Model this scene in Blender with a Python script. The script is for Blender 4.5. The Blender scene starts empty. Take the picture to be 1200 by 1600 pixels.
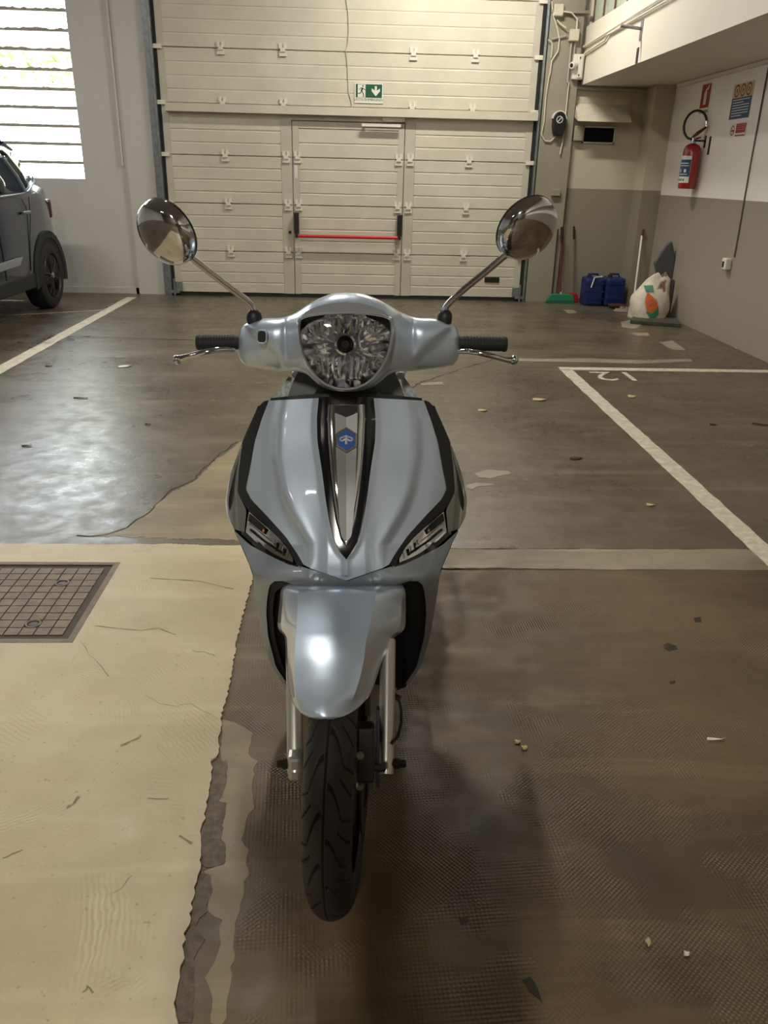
import bpy, bmesh, math, random
from mathutils import Vector, Matrix
random.seed(7)
S = bpy.context.scene
COL = S.collection

# ------------------------------------------------------------------ camera
F, H = 1238.0, 1.42
_Y = Vector((-49, -528, F)).normalized()
_D = Vector((-70, 2900, F)); _D = (_D - _Y * _D.dot(_Y)).normalized()
_Z = -_D
_X = _Y.cross(_Z)
if _X[0] < 0: _X = -_X
cam = bpy.data.cameras.new('camera')
cam.sensor_fit = 'VERTICAL'; cam.sensor_height = 36.0; cam.lens = F / 1600 * 36.0
cam.clip_start = 0.01; cam.clip_end = 200
co = bpy.data.objects.new('camera', cam); COL.objects.link(co)
R3 = Matrix(((_X[0], -_X[1], -_X[2]), (_Y[0], -_Y[1], -_Y[2]), (_Z[0], -_Z[1], -_Z[2])))
co.matrix_world = Matrix.Translation((0, 0, H)) @ R3.to_4x4()
S.camera = co

def ray(px, py):
    v = Vector((px - 600, py - 800, F)); return Vector((_X.dot(v), _Y.dot(v), _Z.dot(v)))
def aZ(px, py, z=0.0):
    r = ray(px, py); t = (z - H) / r[2]; return Vector((r[0]*t, r[1]*t, z))
def aY(px, py, y):
    r = ray(px, py); t = y / r[1]; return Vector((r[0]*t, y, H + r[2]*t))
def aX(px, py, x):
    r = ray(px, py); t = x / r[0]; return Vector((x, r[1]*t, H + r[2]*t))

# ------------------------------------------------------------------ world, lights, exposure
S.view_settings.view_transform = 'Standard'; S.view_settings.look = 'None'
S.view_settings.gamma = 1.0; S.view_settings.use_curve_mapping = False
S.view_settings.exposure = 0.50
w = bpy.data.worlds.new('world'); S.world = w; w.use_nodes = True
bg = w.node_tree.nodes['Background']; bg.inputs[0].default_value = (0.86, 0.95, 1.0, 1); bg.inputs[1].default_value = 8.0
try:
    S.cycles.max_bounces = 8; S.cycles.diffuse_bounces = 4; S.cycles.glossy_bounces = 5
    S.cycles.transmission_bounces = 6; S.cycles.transparent_max_bounces = 8
    S.cycles.sample_clamp_indirect = 6.0; S.cycles.caustics_reflective = False; S.cycles.caustics_refractive = False
except Exception: pass
CEIL = 4.5
WARM = (1.0, 0.94, 0.84)
def area_light(name, loc, sx, sy, power, color, rot=(0, 0, 0), portal=False):
    l = bpy.data.lights.new(name, 'AREA'); l.shape = 'RECTANGLE'; l.size = sx; l.size_y = sy
    l.energy = power; l.color = color
    if portal: l.cycles.is_portal = True
    o = bpy.data.objects.new(name, l); COL.objects.link(o); o.location = loc; o.rotation_euler = rot
    return o
area_light('window_daylight_portal', (-4.75, 10.30, 2.6), 3.2, 2.6, 1, (1, 1, 1), (math.pi/2, 0, 0), True)
# fluorescent tubes of the garage, the two far-left ones added as fill (x, y, power, turn); the fittings are built further down
LAMPS = [(-0.80, -4.4, 270, 1), (1.05, 8.6, 84, 0), (-4.6, 6.6, 60, 0), (-0.62, 4.1, 70, 1), (-4.4, -3.0, 16, 0)]
for lx, ly, lp, lt in LAMPS:
    area_light('ceiling_tube_light', (lx, ly, CEIL - 0.20), 0.12 if lt else 1.2, 1.2 if lt else 0.12, lp, WARM)

# ------------------------------------------------------------------ materials
MATS = {}
class NT:
    def __init__(s, m): s.t = m.node_tree; s.n = s.t.nodes; s.l = s.t.links
    def node(s, typ, **kw):
        n = s.n.new(typ)
        for k, v in kw.items(): setattr(n, k, v)
        return n
    def link(s, a, b): s.l.new(a, b)
    def val(s, sock, v):
        if hasattr(v, 'links') or hasattr(v, 'is_output'): s.l.new(v, sock)
        else: sock.default_value = v
    def math(s, op, a, b=0.0, clamp=False):
        n = s.n.new('ShaderNodeMath'); n.operation = op; n.use_clamp = clamp
        s.val(n.inputs[0], a); s.val(n.inputs[1], b); return n.outputs[0]
    def mix(s, fac, a, b, mode='MIX'):
        n = s.n.new('ShaderNodeMix'); n.data_type = 'RGBA'; n.blend_type = mode
        s.val(n.inputs[0], fac); s.val(n.inputs[6], a); s.val(n.inputs[7], b); return n.outputs[2]
    def noise(s, vec, scale, detail=4, rough=0.55, dist=0.0):
        n = s.n.new('ShaderNodeTexNoise'); n.inputs['Scale'].default_value = scale
        n.inputs['Detail'].default_value = detail; n.inputs['Roughness'].default_value = rough
        n.inputs['Distortion'].default_value = dist; s.link(vec, n.inputs['Vector']); return n.outputs['Fac']
    def ramp(s, fac, stops):
        n = s.n.new('ShaderNodeMapRange'); s.val(n.inputs[0], fac)
        n.inputs[1].default_value = stops[0]; n.inputs[2].default_value = stops[1]
        n.inputs[3].default_value = 0; n.inputs[4].default_value = 1; n.clamp = True
        n.interpolation_type = 'SMOOTHSTEP'; return n.outputs[0]
    def map(s, vec, scale=(1,1,1), rot=(0,0,0), loc=(0,0,0)):
        n = s.n.new('ShaderNodeMapping'); n.inputs[1].default_value = loc; n.inputs[2].default_value = rot
        n.inputs[3].default_value = scale; s.link(vec, n.inputs[0]); return n.outputs[0]
def c4(c): return (c[0], c[1], c[2], 1.0)
def srgb(r, g, b):
    f = lambda v: ((v/255+0.055)/1.055)**2.4 if v > 10 else v/255/12.92
    return (f(r), f(g), f(b))
def mat(name, color, rough=0.5, metal=0.0, coat=0.0, var=0.0, vscale=8.0, bump=0.0, bscale=60.0, trans=0.0, emit=None, spec=0.5, alpha=1.0, aniso=0):
    if name in MATS: return MATS[name]
    m = bpy.data.materials.new(name); m.use_nodes = True; MATS[name] = m
    t = NT(m); p = t.n['Principled BSDF']
    p.inputs['Base Color'].default_value = c4(color); p.inputs['Roughness'].default_value = rough
    p.inputs['Metallic'].default_value = metal; p.inputs['Coat Weight'].default_value = coat
    p.inputs['Coat Roughness'].default_value = 0.06
    p.inputs['Transmission Weight'].default_value = trans; p.inputs['Specular IOR Level'].default_value = spec
    p.inputs['Alpha'].default_value = alpha
    geo = t.node('ShaderNodeNewGeometry').outputs['Position']
    if var > 0:
        n = t.noise(geo, vscale, 5); f = t.ramp(n, (0.3, 0.75))
        dark = tuple(max(0, c*(1-var)) for c in color); lite = tuple(min(1, c*(1+var*0.6)) for c in color)
        t.link(t.mix(f, c4(dark), c4(lite)), p.inputs['Base Color'])
    if bump > 0:
        b = t.node('ShaderNodeBump'); b.inputs['Strength'].default_value = bump; b.inputs['Distance'].default_value = 0.004
        t.link(t.noise(geo, bscale, 4), b.inputs['Height']); t.link(b.outputs[0], p.inputs['Normal'])
    if emit:
        p.inputs['Emission Color'].default_value = c4(emit[0]); p.inputs['Emission Strength'].default_value = emit[1]
    return m

# ------------------------------------------------------------------ mesh helpers
class MB:
    def __init__(s): s.v = []; s.f = []; s.mi = []
    def add(s, vs, fs, mi=0):
        o = len(s.v); s.v += [Vector(v) for v in vs]; s.f += [tuple(i+o for i in f) for f in fs]; s.mi += [mi]*len(fs); return s
    def box(s, a, b, mi=0, M=None):
        x0,y0,z0 = a; x1,y1,z1 = b
        vs = [Vector(p) for p in ((x0,y0,z0),(x1,y0,z0),(x1,y1,z0),(x0,y1,z0),(x0,y0,z1),(x1,y0,z1),(x1,y1,z1),(x0,y1,z1))]
        if M is not None: vs = [M @ v for v in vs]
        return s.add(vs, [(0,3,2,1),(4,5,6,7),(0,1,5,4),(1,2,6,5),(2,3,7,6),(3,0,4,7)], mi)
    def tube(s, pts, rad, n=12, cap=True, mi=0, flat=1.0):
        pts = [Vector(p) for p in pts]; k = len(pts)
        if not hasattr(rad, '__len__'): rad = [rad]*k
        rings = []; up = None
        for i, p in enumerate(pts):
            t = (pts[min(i+1,k-1)] - pts[max(i-1,0)]).normalized()
            if up is None:
                up = Vector((0,0,1)) if abs(t.z) < 0.9 else Vector((1,0,0))
            a = t.cross(up)
            if a.length < 1e-5: a = t.cross(Vector((1,0.3,0)))
            a.normalize(); b = a.cross(t).normalized(); up = b
            rings.append([p + (a*math.cos(2*math.pi*j/n) + b*math.sin(2*math.pi*j/n)*flat)*rad[i] for j in range(n)])
        vs = [v for r in rings for v in r]; fs = []
        for i in range(k-1):
            for j in range(n):
                fs.append((i*n+j, i*n+(j+1)%n, (i+1)*n+(j+1)%n, (i+1)*n+j))
        if cap:
            fs.append(tuple(range(n-1,-1,-1))); fs.append(tuple(range((k-1)*n, k*n)))
        return s.add(vs, fs, mi)
    def lathe(s, prof, M, n=32, mi=0, close=False):
        """prof: (radius, axial) pairs; axis = local z of M"""
        vs = []; fs = []; k = len(prof)
        for r, a in prof:
            for j in range(n):
                t = 2*math.pi*j/n; vs.append(M @ Vector((r*math.cos(t), r*math.sin(t), a)))
        for i in range(k if close else k-1):
            i2 = (i+1) % k
            for j in range(n): fs.append((i*n+j, i*n+(j+1)%n, i2*n+(j+1)%n, i2*n+j))
        return s.add(vs, fs, mi)
    def grid(s, rows, mi=0, closed=False):
        n = len(rows[0]); vs = [v for r in rows for v in r]; fs = []
        for i in range(len(rows)-1):
            for j in range(n if closed else n-1):
                j2 = (j+1) % n
                fs.append((i*n+j, i*n+j2, (i+1)*n+j2, (i+1)*n+j))
        return s.add(vs, fs, mi)
    def prism(s, poly, d, mi=0):
        """poly: 3D points of a planar outline, pushed by vector d"""
        poly = [Vector(p) for p in poly]; d = Vector(d); n = len(poly)
        vs = poly + [p+d for p in poly]
        fs = [tuple(range(n-1,-1,-1)), tuple(range(n, 2*n))] + [(i,(i+1)%n,n+(i+1)%n,n+i) for i in range(n)]
        return s.add(vs, fs, mi)
    def sphere(s, c, r, n=12, mi=0, sc=(1,1,1)):
        rows = []
        c = Vector(c)
        for i in range(n//2+1):
            a = math.pi*i/(n//2); rows.append([c + Vector((r*sc[0]*math.sin(a)*math.cos(2*math.pi*j/n), r*sc[1]*math.sin(a)*math.sin(2*math.pi*j/n), r*sc[2]*math.cos(a))) for j in range(n)])
        return s.grid(rows, mi, True)
def axisM(c, d):
    d = Vector(d).normalized(); q = Vector((0,0,1)).rotation_difference(d)
    return Matrix.Translation(Vector(c)) @ q.to_matrix().to_4x4()

def wloc(o):
    p = Vector((0,0,0))
    while o is not None: p += o.location; o = o.parent
    return p
def put(name, mb, m, parent=None, smooth=False, loc=None, bevel=0.0, merge=True, solid=0.0, sub=0, sharp=40):
    """link one mesh; vertices are world coordinates, origin moved to loc (or the parent's origin)"""
    base = wloc(parent) if parent else Vector((0,0,0))
    org = Vector(loc) if loc is not None else (base if parent else None)
    if org is None:
        xs=[v.x for v in mb.v]; ys=[v.y for v in mb.v]; zs=[v.z for v in mb.v]
        org = Vector(((min(xs)+max(xs))/2, (min(ys)+max(ys))/2, min(zs)))
    me = bpy.data.meshes.new(name); me.from_pydata([v-org for v in mb.v], [], mb.f)
    ms = m if isinstance(m, (list, tuple)) else [m]
    for x in ms: me.materials.append(x)
    if len(ms) > 1: me.polygons.foreach_set('material_index', mb.mi)
    bm = bmesh.new(); bm.from_mesh(me)
    if merge: bmesh.ops.remove_doubles(bm, verts=bm.verts, dist=1e-5)
    bmesh.ops.recalc_face_normals(bm, faces=bm.faces); bm.to_mesh(me); bm.free()
    o = bpy.data.objects.new(name, me); COL.objects.link(o); o.location = org - base
    if parent: o.parent = parent
    if smooth:
        for p in me.polygons: p.use_smooth = True
        if sharp: me.set_sharp_from_angle(angle=math.radians(sharp))
    if bevel: b = o.modifiers.new('bevel', 'BEVEL'); b.width = bevel; b.segments = 2; b.limit_method = 'ANGLE'
    if sub: b = o.modifiers.new('sub', 'SUBSURF'); b.levels = sub; b.render_levels = sub
    if solid: b = o.modifiers.new('solid', 'SOLIDIFY'); b.thickness = solid; b.offset = 0
    return o
def tag(o, label=None, cat=None, group=None, kind=None):
    if label: o['label'] = label
    if cat: o['category'] = cat
    if group: o['group'] = group
    if kind: o['kind'] = kind
    return o
def thing(name, label, cat, loc, group=None, kind=None):
    o = bpy.data.objects.new(name, None); COL.objects.link(o); o.location = loc; o.empty_display_size = 0.1
    return tag(o, label, cat, group, kind)
def struct(name, mb, m, **k):
    o = put(name, mb, m, **k); o['kind'] = 'structure'; return o
def again(src, parent, loc):
    """a copy of one part at a world place"""
    c = src.copy(); COL.objects.link(c); c.parent = parent; c.location = Vector(loc) - wloc(parent); return c
def text_mesh(name, body, size, M, m, parent, depth=0.0006, align='CENTER', sx=1.0, label=None):
    cu = bpy.data.curves.new(name, 'FONT'); cu.body = body; cu.size = size; cu.extrude = depth
    cu.align_x = align; cu.align_y = 'CENTER'; cu.resolution_u = 3
    o = bpy.data.objects.new(name, cu); COL.objects.link(o)
    bpy.context.view_layer.update()
    me = bpy.data.meshes.new_from_object(o.evaluated_get(bpy.context.evaluated_depsgraph_get()))
    bpy.data.objects.remove(o); me.name = name
    T = M @ Matrix.Diagonal((sx, 1, 1, 1))
    base = wloc(parent) if parent else Vector((0,0,0))
    me.transform(Matrix.Translation(-base) @ T)
    me.materials.clear(); me.materials.append(m)
    o = bpy.data.objects.new(name, me); COL.objects.link(o)
    if parent: o.parent = parent
    if label: o['label'] = label
    return o
def frameM(o, ex, ez):
    """matrix whose local x = ex, local y = up direction ez, local z = out of the face"""
    ex = Vector(ex).normalized(); ey = Vector(ez).normalized(); n = ex.cross(ey)
    M = Matrix((ex, ey, n)).transposed().to_4x4(); M.translation = Vector(o); return M

# ------------------------------------------------------------------ structure materials
def floor_mat(name, base, dark, lite, rough, kind):
    m = bpy.data.materials.new(name); m.use_nodes = True; t = NT(m); p = t.n['Principled BSDF']
    pos = t.node('ShaderNodeNewGeometry').outputs['Position']
    n1 = t.noise(pos, 1.3, 6, 0.6); n2 = t.noise(pos, 9.0, 6, 0.65); n3 = t.noise(pos, 70.0, 3)
    wide = t.noise(t.map(pos, (0.35, 2.4, 1)), 3.0, 5, 0.6, 0.6)
    c = t.mix(t.ramp(n1, (0.32, 0.68)), c4(dark), c4(base))
    c = t.mix(t.math('MULTIPLY', t.ramp(wide, (0.48, 0.75)), 0.55), c, c4(lite))
    c = t.mix(t.math('MULTIPLY', t.ramp(n2, (0.58, 0.80)), 0.45), c, c4(dark))
    sp = t.ramp(n3, (0.66, 0.74)); c = t.mix(t.math('MULTIPLY', sp, 0.5), c, c4(tuple(x*0.4 for x in dark)))
    t.link(c, p.inputs['Base Color'])
    r = t.math('ADD', t.math('MULTIPLY', t.ramp(n2, (0.3, 0.7)), 0.16), rough - 0.06)
    r = t.math('ADD', r, t.math('MULTIPLY', t.ramp(n1, (0.35, 0.65)), 0.08)); t.link(r, p.inputs['Roughness'])
    h = t.math('MULTIPLY', n2, 0.55 if kind == 'smooth' else 0.4)
    h = t.math('ADD', h, t.math('MULTIPLY', wide, 0.5 if kind == 'smooth' else 0.2))
    h = t.math('ADD', h, t.math('MULTIPLY', n3, 0.06))
    if kind == 'screed':   # arcs left by the trowel
        for (cx, cy, sc, lo) in ((-0.95, 1.75, 88.0, 0.50), (-0.35, 2.6, 70.0, 0.56), (-1.3, 1.0, 80.0, 0.53)):
            w_ = t.node('ShaderNodeTexWave', wave_type='RINGS', rings_direction='Z'); w_.inputs['Scale'].default_value = sc*0.32
            w_.inputs['Distortion'].default_value = 4.5; w_.inputs['Detail'].default_value = 2; w_.inputs['Detail Scale'].default_value = 1.2
            t.link(t.map(pos, loc=(-cx, -cy, 0)), w_.inputs['Vector'])
            k = t.ramp(t.noise(t.map(pos, loc=(cx*7, cy*3, 0)), 3.2, 3), (lo, lo+0.14))
            h = t.math('ADD', h, t.math('MULTIPLY', t.math('MULTIPLY', w_.outputs['Fac'], k), 0.22))
    if kind == 'grid':     # waffle pattern pressed by the roller, worn away in places
        sep = t.node('ShaderNodeSeparateXYZ'); t.link(t.map(pos, rot=(0, 0, 0.06)), sep.inputs[0])
        K = 2*math.pi/0.0115
        g = t.math('MULTIPLY', t.math('SINE', t.math('MULTIPLY', sep.outputs[0], K)), t.math('SINE', t.math('MULTIPLY', sep.outputs[1], K)))
        sep2 = t.node('ShaderNodeSeparateXYZ'); t.link(t.map(pos, rot=(0, 0, 0.72)), sep2.inputs[0])
        g2 = t.math('MULTIPLY', t.math('SINE', t.math('MULTIPLY', sep2.outputs[0], K*0.9)), t.math('SINE', t.math('MULTIPLY', sep2.outputs[1], K*0.9)))
        mk = t.ramp(t.noise(pos, 2.1, 3), (0.46, 0.54)); g = t.math('ADD', t.math('MULTIPLY', g, mk), t.math('MULTIPLY', g2, t.math('SUBTRACT', 1.0, mk)))
        worn = t.ramp(t.noise(pos, 4.3, 4, 0.6), (0.42, 0.60))
        g = t.math('MULTIPLY', g, worn)
        h = t.math('ADD', h, t.math('MULTIPLY', g, 0.30))
        c = t.mix(t.math('MULTIPLY', t.ramp(g, (0.0, 0.9)), 0.35), c, c4(tuple(min(1, x*1.35) for x in base))); t.link(c, p.inputs['Base Color'])
    b = t.node('ShaderNodeBump'); b.inputs['Strength'].default_value = 0.55; b.inputs['Distance'].default_value = 0.006
    t.link(h, b.inputs['Height']); t.link(b.outputs[0], p.inputs['Normal'])
    p.inputs['Specular IOR Level'].default_value = 0.55
    return m
M_back = floor_mat('floor_back_concrete', srgb(98,88,72), srgb(74,65,52), srgb(122,111,93), 0.29, 'smooth')
M_strip = floor_mat('floor_strip_concrete', srgb(152,142,122), srgb(112,102,84), srgb(178,168,146), 0.55, 'rough')
M_screed = floor_mat('floor_screed_beige', srgb(186,172,138), srgb(168,152,120), srgb(200,188,156), 0.42, 'screed')
M_grid = floor_mat('floor_waffle_concrete', srgb(102,84,58), srgb(70,56,38), srgb(124,106,78), 0.50, 'grid')
M_under = mat('joint_dark', srgb(58,52,44), 0.9, var=0.3, vscale=20)
M_smear = floor_mat('floor_cement_smear', srgb(142,128,98), srgb(112,98,72), srgb(164,150,120), 0.5, 'rough')
M_line = mat('road_paint', srgb(205,198,178), 0.6, var=0.22, vscale=22, bump=0.3)

def wall_mat(name, low, high, split, rough=0.75, dirt=0.25, mid=None):
    m = bpy.data.materials.new(name); m.use_nodes = True; t = NT(m); p = t.n['Principled BSDF']
    pos = t.node('ShaderNodeNewGeometry').outputs['Position']
    sep = t.node('ShaderNodeSeparateXYZ'); t.link(pos, sep.inputs[0])
    f = t.math('GREATER_THAN', sep.outputs[2], split)
    c = t.mix(f, c4(low), c4(high))
    n = t.noise(t.map(pos, (1, 1, 0.35)), 2.2, 6, 0.65)
    c = t.mix(t.math('MULTIPLY', t.ramp(n, (0.45, 0.8)), dirt), c, c4(tuple(x*0.55 for x in low)))
    t.link(c, p.inputs['Base Color']); p.inputs['Roughness'].default_value = rough
    b = t.node('ShaderNodeBump'); b.inputs['Strength'].default_value = 0.25; b.inputs['Distance'].default_value = 0.006
    t.link(t.noise(pos, 26.0, 5), b.inputs['Height']); t.link(b.outputs[0], p.inputs['Normal'])
    return m
M_wall = wall_mat('wall_plaster', srgb(200,198,194), srgb(202,200,196), 0.9, 0.8, 0.16)
M_wallR = wall_mat('wall_two_tone', srgb(152,144,132), srgb(242,238,230), 1.277, 0.6, 0.08)
M_wallA = wall_mat('wall_two_tone_alcove', srgb(140,133,116), srgb(196,188,166), 1.32, 0.7, 0.15)
M_pier = wall_mat('pier_plaster', srgb(148,143,126), srgb(150,145,128), 1.5, 0.8, 0.45)
M_beam = wall_mat('beam_white_plaster', srgb(206,200,186), srgb(222,216,202), 2.0, 0.7, 0.12)
M_ceil = mat('ceiling_plaster', srgb(160,154,142), 0.9, var=0.1, vscale=2)
M_fill = mat('rear_wall_plaster', srgb(84,79,72), 0.85, var=0.15, vscale=2)

# ------------------------------------------------------------------ floor
XL, XR, XB = -8.0, 3.593, 2.598       # left wall, right wall, beam face
YF, YB = -6.5, 10.20                   # wall behind the photographer, back wall
Y1, Y2, Y3 = 2.765, 2.955, 7.30        # joints across the floor
floor = struct('floor', MB().box((XL, YF, -0.12), (XR, YB+0.3, -0.022)), M_under)
def rag_line(p, q, n, amp):
    p = Vector(p); q = Vector(q); d = q-p; nrm = Vector((-d.y, d.x, 0)).normalized(); out = []
    ph = [random.uniform(0, 6.28) for _ in range(4)]
    for i in range(n+1):
        t = i/n; k = amp*(0.5*math.sin(t*13+ph[0]) + 0.3*math.sin(t*37+ph[1]) + 0.2*math.sin(t*91+ph[2])) + random.uniform(-amp, amp)*0.25
        if i in (0, n): k = 0
        out.append(p + d*t + nrm*k)
    return out
g = 0.004
def slab(name, loop, z0, z1, m, label=None):
    mb = MB().prism([(v[0], v[1], z0) for v in loop], (0, 0, z1-z0))
    o = put(name, mb, m, parent=floor)
    if label: o['label'] = label
    return o
slab('floor_slab', [(XL, Y3+g), *[v for v in rag_line((XR, Y3+g, 0), (XR, Y3+g, 0), 1, 0)][:1], (XR, YB), (XL, YB)], -0.03, 0.0, M_back)
slab('floor_slab', rag_line((XL, Y2+g, 0), (XR, Y2+g, 0), 260, 0.008) + rag_line((XR, Y3-g, 0), (XL, Y3-g, 0), 200, 0.008), -0.03, 0.0, M_back)
slab('floor_slab', rag_line((-0.44, Y1+g, 0), (XR, Y1+g, 0), 160, 0.008) + rag_line((XR, Y2-g, 0), (-0.44, Y2-g, 0), 140, 0.006), -0.03, 0.001, M_strip, 'narrow lighter concrete strip across the floor')
slab('floor_slab', [(XL, YF), (XR, YF), (XR, -0.91), (XL, -0.91)], -0.03, 0.0, M_back)
slab('floor_slab', [(-0.9, -0.90), (XR, -0.90)] + rag_line((XR, Y1-g, 0), (-0.9, Y1-g, 0), 200, 0.006), -0.03, 0.0, M_grid, 'brown concrete slab pressed with a waffle pattern')
YS, XW = -0.9, -2.0
slab('floor_slab', [(XL, -0.90), (XW-0.01, -0.90), (XW-0.01, Y2-g), (XL, Y2-g)], -0.03, 0.0, M_back)
# beige screed laid on top of the front left, with a broken edge
edge_px = [(396,905),(385,940),(371,1000),(366,1030),(358,1075),(352,1100),(346,1121),(344,1150),(342,1179),(331,1192),(333,1215),(325,1250),(321,1275),(312,1317),(316,1340),(313,1362),(304,1390),(300,1415),(298,1446),(290,1462),(287,1490),(285,1512),(279,1540),(273,1562),(278,1600)]
ev = [aZ(x, y) for x, y in edge_px]
jag = []
for a, b in zip(ev[:-1], ev[1:]):
    n = max(2, int((b-a).length/0.012))
    for i in range(n):
        t = i/n; jag.append(a.lerp(b, t) + Vector((random.uniform(-0.004, 0.004), 0, 0)))
jag.append(ev[-1])
tail = rag_line((ev[-1].x, ev[-1].y, 0), (-0.36, YS, 0), 80, 0.02)
top_edge = rag_line((XW, Y2+0.01, 0), (-0.36, Y2+0.01, 0), 300, 0.012)
# the manhole is cut out of the screed: two pieces round it
MX0, MX1, MY0, MY1 = -1.62, -0.895, 2.225, 2.80
te = [v for v in top_edge if v.x > MX1]
slab('screed', [Vector((MX1, top_edge[-1].y, 0))] + te + [Vector((-0.37, 2.85, 0))] + jag + tail + [Vector((MX1, YS, 0))], -0.03, 0.007, M_screed, 'beige screed with a broken edge')
slab('screed', [(XW, YS), (MX0, YS), (MX0, Y2+0.01), (XW, Y2+0.01)], -0.03, 0.007, M_screed)
slab('screed', [(MX0, YS), (MX1, YS), (MX1, MY0), (MX0, MY0)], -0.03, 0.007, M_screed)
slab('screed', [(MX0, MY1), (MX1, MY1), (MX1, Y2+0.01), (MX0, Y2+0.01)], -0.03, 0.007, M_screed)
# thin cement film and bare patches beside the broken edge
def blob(name, pts_px, m, z, label=None, jit=0.004):
    vv = [aZ(x, y) for x, y in pts_px]; out = []
    for a, b in zip(vv, vv[1:]+vv[:1]):
        n = max(2, int((b-a).length/0.015))
        for i in range(n): out.append(a.lerp(b, i/n) + Vector((random.uniform(-jit, jit), random.uniform(-jit, jit), 0)))
    return slab(name, out, 0.0, z, m, label)
blob('cement_smear', [(346,1125),(362,1128),(374,1132),(394,1145),(388,1180),(402,1190),(392,1225),(396,1262),(384,1280),(378,1312),(388,1330),(386,1368),(378,1400),(370,1445),(366,1490),(356,1560),(352,1600),(330,1600),(333,1560),(322,1530),(341,1490),(346,1440),(322,1425),(330,1390),(318,1362),(352,1350),(350,1320),(342,1310),(350,1270),(352,1255),(336,1252),(354,1215),(352,1190),(345,1188)], M_smear, 0.0009, 'thin pale cement film beside the broken edge')
M_darkpatch = mat('bare_dark_concrete', srgb(92,78,60), 0.6, var=0.45, vscale=45, bump=0.7, bscale=70)
blob('bare_patch', [(333,1195),(354,1190),(356,1215),(348,1240),(342,1252),(352,1256),(350,1280),(345,1312),(354,1318),(352,1345),(345,1355),(328,1358),(316,1352),(314,1322),(322,1290),(327,1255),(333,1225)], M_darkpatch, 0.0014, 'dark bare patch along the broken edge')
blob('bare_patch', [(316,1362),(328,1366),(330,1390),(322,1425),(304,1446),(300,1432),(303,1400)], M_darkpatch, 0.0014)
blob('bare_patch', [(292,1465),(308,1452),(318,1470),(300,1500),(306,1540),(302,1600),(281,1600),(276,1565),(287,1525),(288,1495)], M_darkpatch, 0.0014)
blob('worn_patch', [(150,838),(200,822),(222,808),(262,772),(305,752),(340,716),(372,694),(420,660),(440,700),(420,845)], M_smear, 0.0007, 'pale brown concrete between the curved crack and the beige screed', jit=0.012)
# cracks: thin jagged dark lines
def crack(px, w0, name='crack', z=0.0012, m=None, jit=0.010):
    vv = [aZ(x, y) for x, y in px]; pts = []
    for a, b in zip(vv[:-1], vv[1:]):
        n = max(2, int((b-a).length/0.04))
        for i in range(n): pts.append(a.lerp(b, i/n) + Vector((random.uniform(-1,1)*jit, random.uniform(-1,1)*jit, 0)))
    pts.append(vv[-1]); L = []; Rr = []
    for i, p in enumerate(pts):
        t = (pts[min(i+1,len(pts)-1)]-pts[max(i-1,0)]).normalized(); nn = Vector((-t.y, t.x, 0))
        wv = w0*random.uniform(0.3, 1.0)
        L.append(p+nn*wv+Vector((0,0,z))); Rr.append(p-nn*wv+Vector((0,0,z)))
    return put(name, MB().grid([L, Rr]), m or M_under, parent=floor)
crack([(120,838),(165,836),(195,826),(215,812),(240,795),(262,768),(300,752),(335,715),(372,690)], 0.006)
crack([(640,607),(660,597),(690,587),(735,572),(770,562),(830,560)], 0.008)
crack([(0,523),(60,525),(130,526),(240,529),(300,531)], 0.006)
M_scuff = mat('grey_scuff', srgb(128,114,90), 0.6, var=0.3, vscale=60)
for px, wd in (([(236,906),(270,908),(310,911),(345,918),(365,923)], 0.004), ([(150,980),(185,985),(220,988),(250,985),(275,995)], 0.003), ([(190,1168),(205,1162),(215,1156),(221,1152)], 0.005),
               ([(104,1268),(115,1260),(124,1248)], 0.005), ([(127,1006),(140,1024),(158,1044),(170,1060)], 0.0015), ([(225,1088),(250,1102),(275,1106),(300,1104),(330,1120)], 0.0012), ([(300,1020),(318,1022),(336,1027)], 0.003),
               ([(5,1345),(20,1338),(36,1332)], 0.002), ([(130,1555),(138,1545),(146,1556)], 0.003), ([(232,1250),(262,1252)], 0.002), ([(282,1310),(300,1322)], 0.004), ([(180,1400),(196,1385),(206,1372)], 0.0015)):
    crack(px, wd, 'scuff_mark', 0.0076, M_scuff, 0.003)
M_chalk = floor_mat('worn_light_concrete', srgb(150,142,126), srgb(128,118,102), srgb(170,162,146), 0.5, 'rough')
for px in ([(770,558),(840,561),(920,560),(1000,563),(1080,561),(1082,565),(1000,568),(900,566),(800,564)],
           [(742,740),(760,734),(790,736),(800,740),(780,744),(768,748),(748,746)],
           [(730,758),(742,755),(770,755),(772,758),(748,760),(738,765),(731,763)],
           [(970,503),(985,500),(1003,508),(990,514),(972,511)], [(1030,535),(1050,532),(1062,540),(1072,548),(1050,546)],
           [(880,484),(896,484),(902,489),(888,490)], [(985,520),(1012,520),(1016,525),(996,525)], [(655,599),(690,597),(694,601),(660,602)]):
    blob('worn_patch', px, M_chalk, 0.0012, jit=0.006)
M_oil = mat('oil_stain', srgb(48,42,36), 0.35)
for px in ([(1036,1008),(1044,1005),(1056,1009),(1058,1014),(1045,1017),(1038,1013)], [(816,1530),(828,1526),(842,1545),(848,1568),(840,1562),(826,1548)],
           [(1084,966),(1094,964),(1096,972),(1086,972)], [(715,1435),(730,1432),(733,1440),(720,1443)], [(1046,1065),(1054,1063),(1056,1068),(1048,1069)]):
    blob('oil_stain', px, M_oil, 0.0008, jit=0.002)
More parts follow.
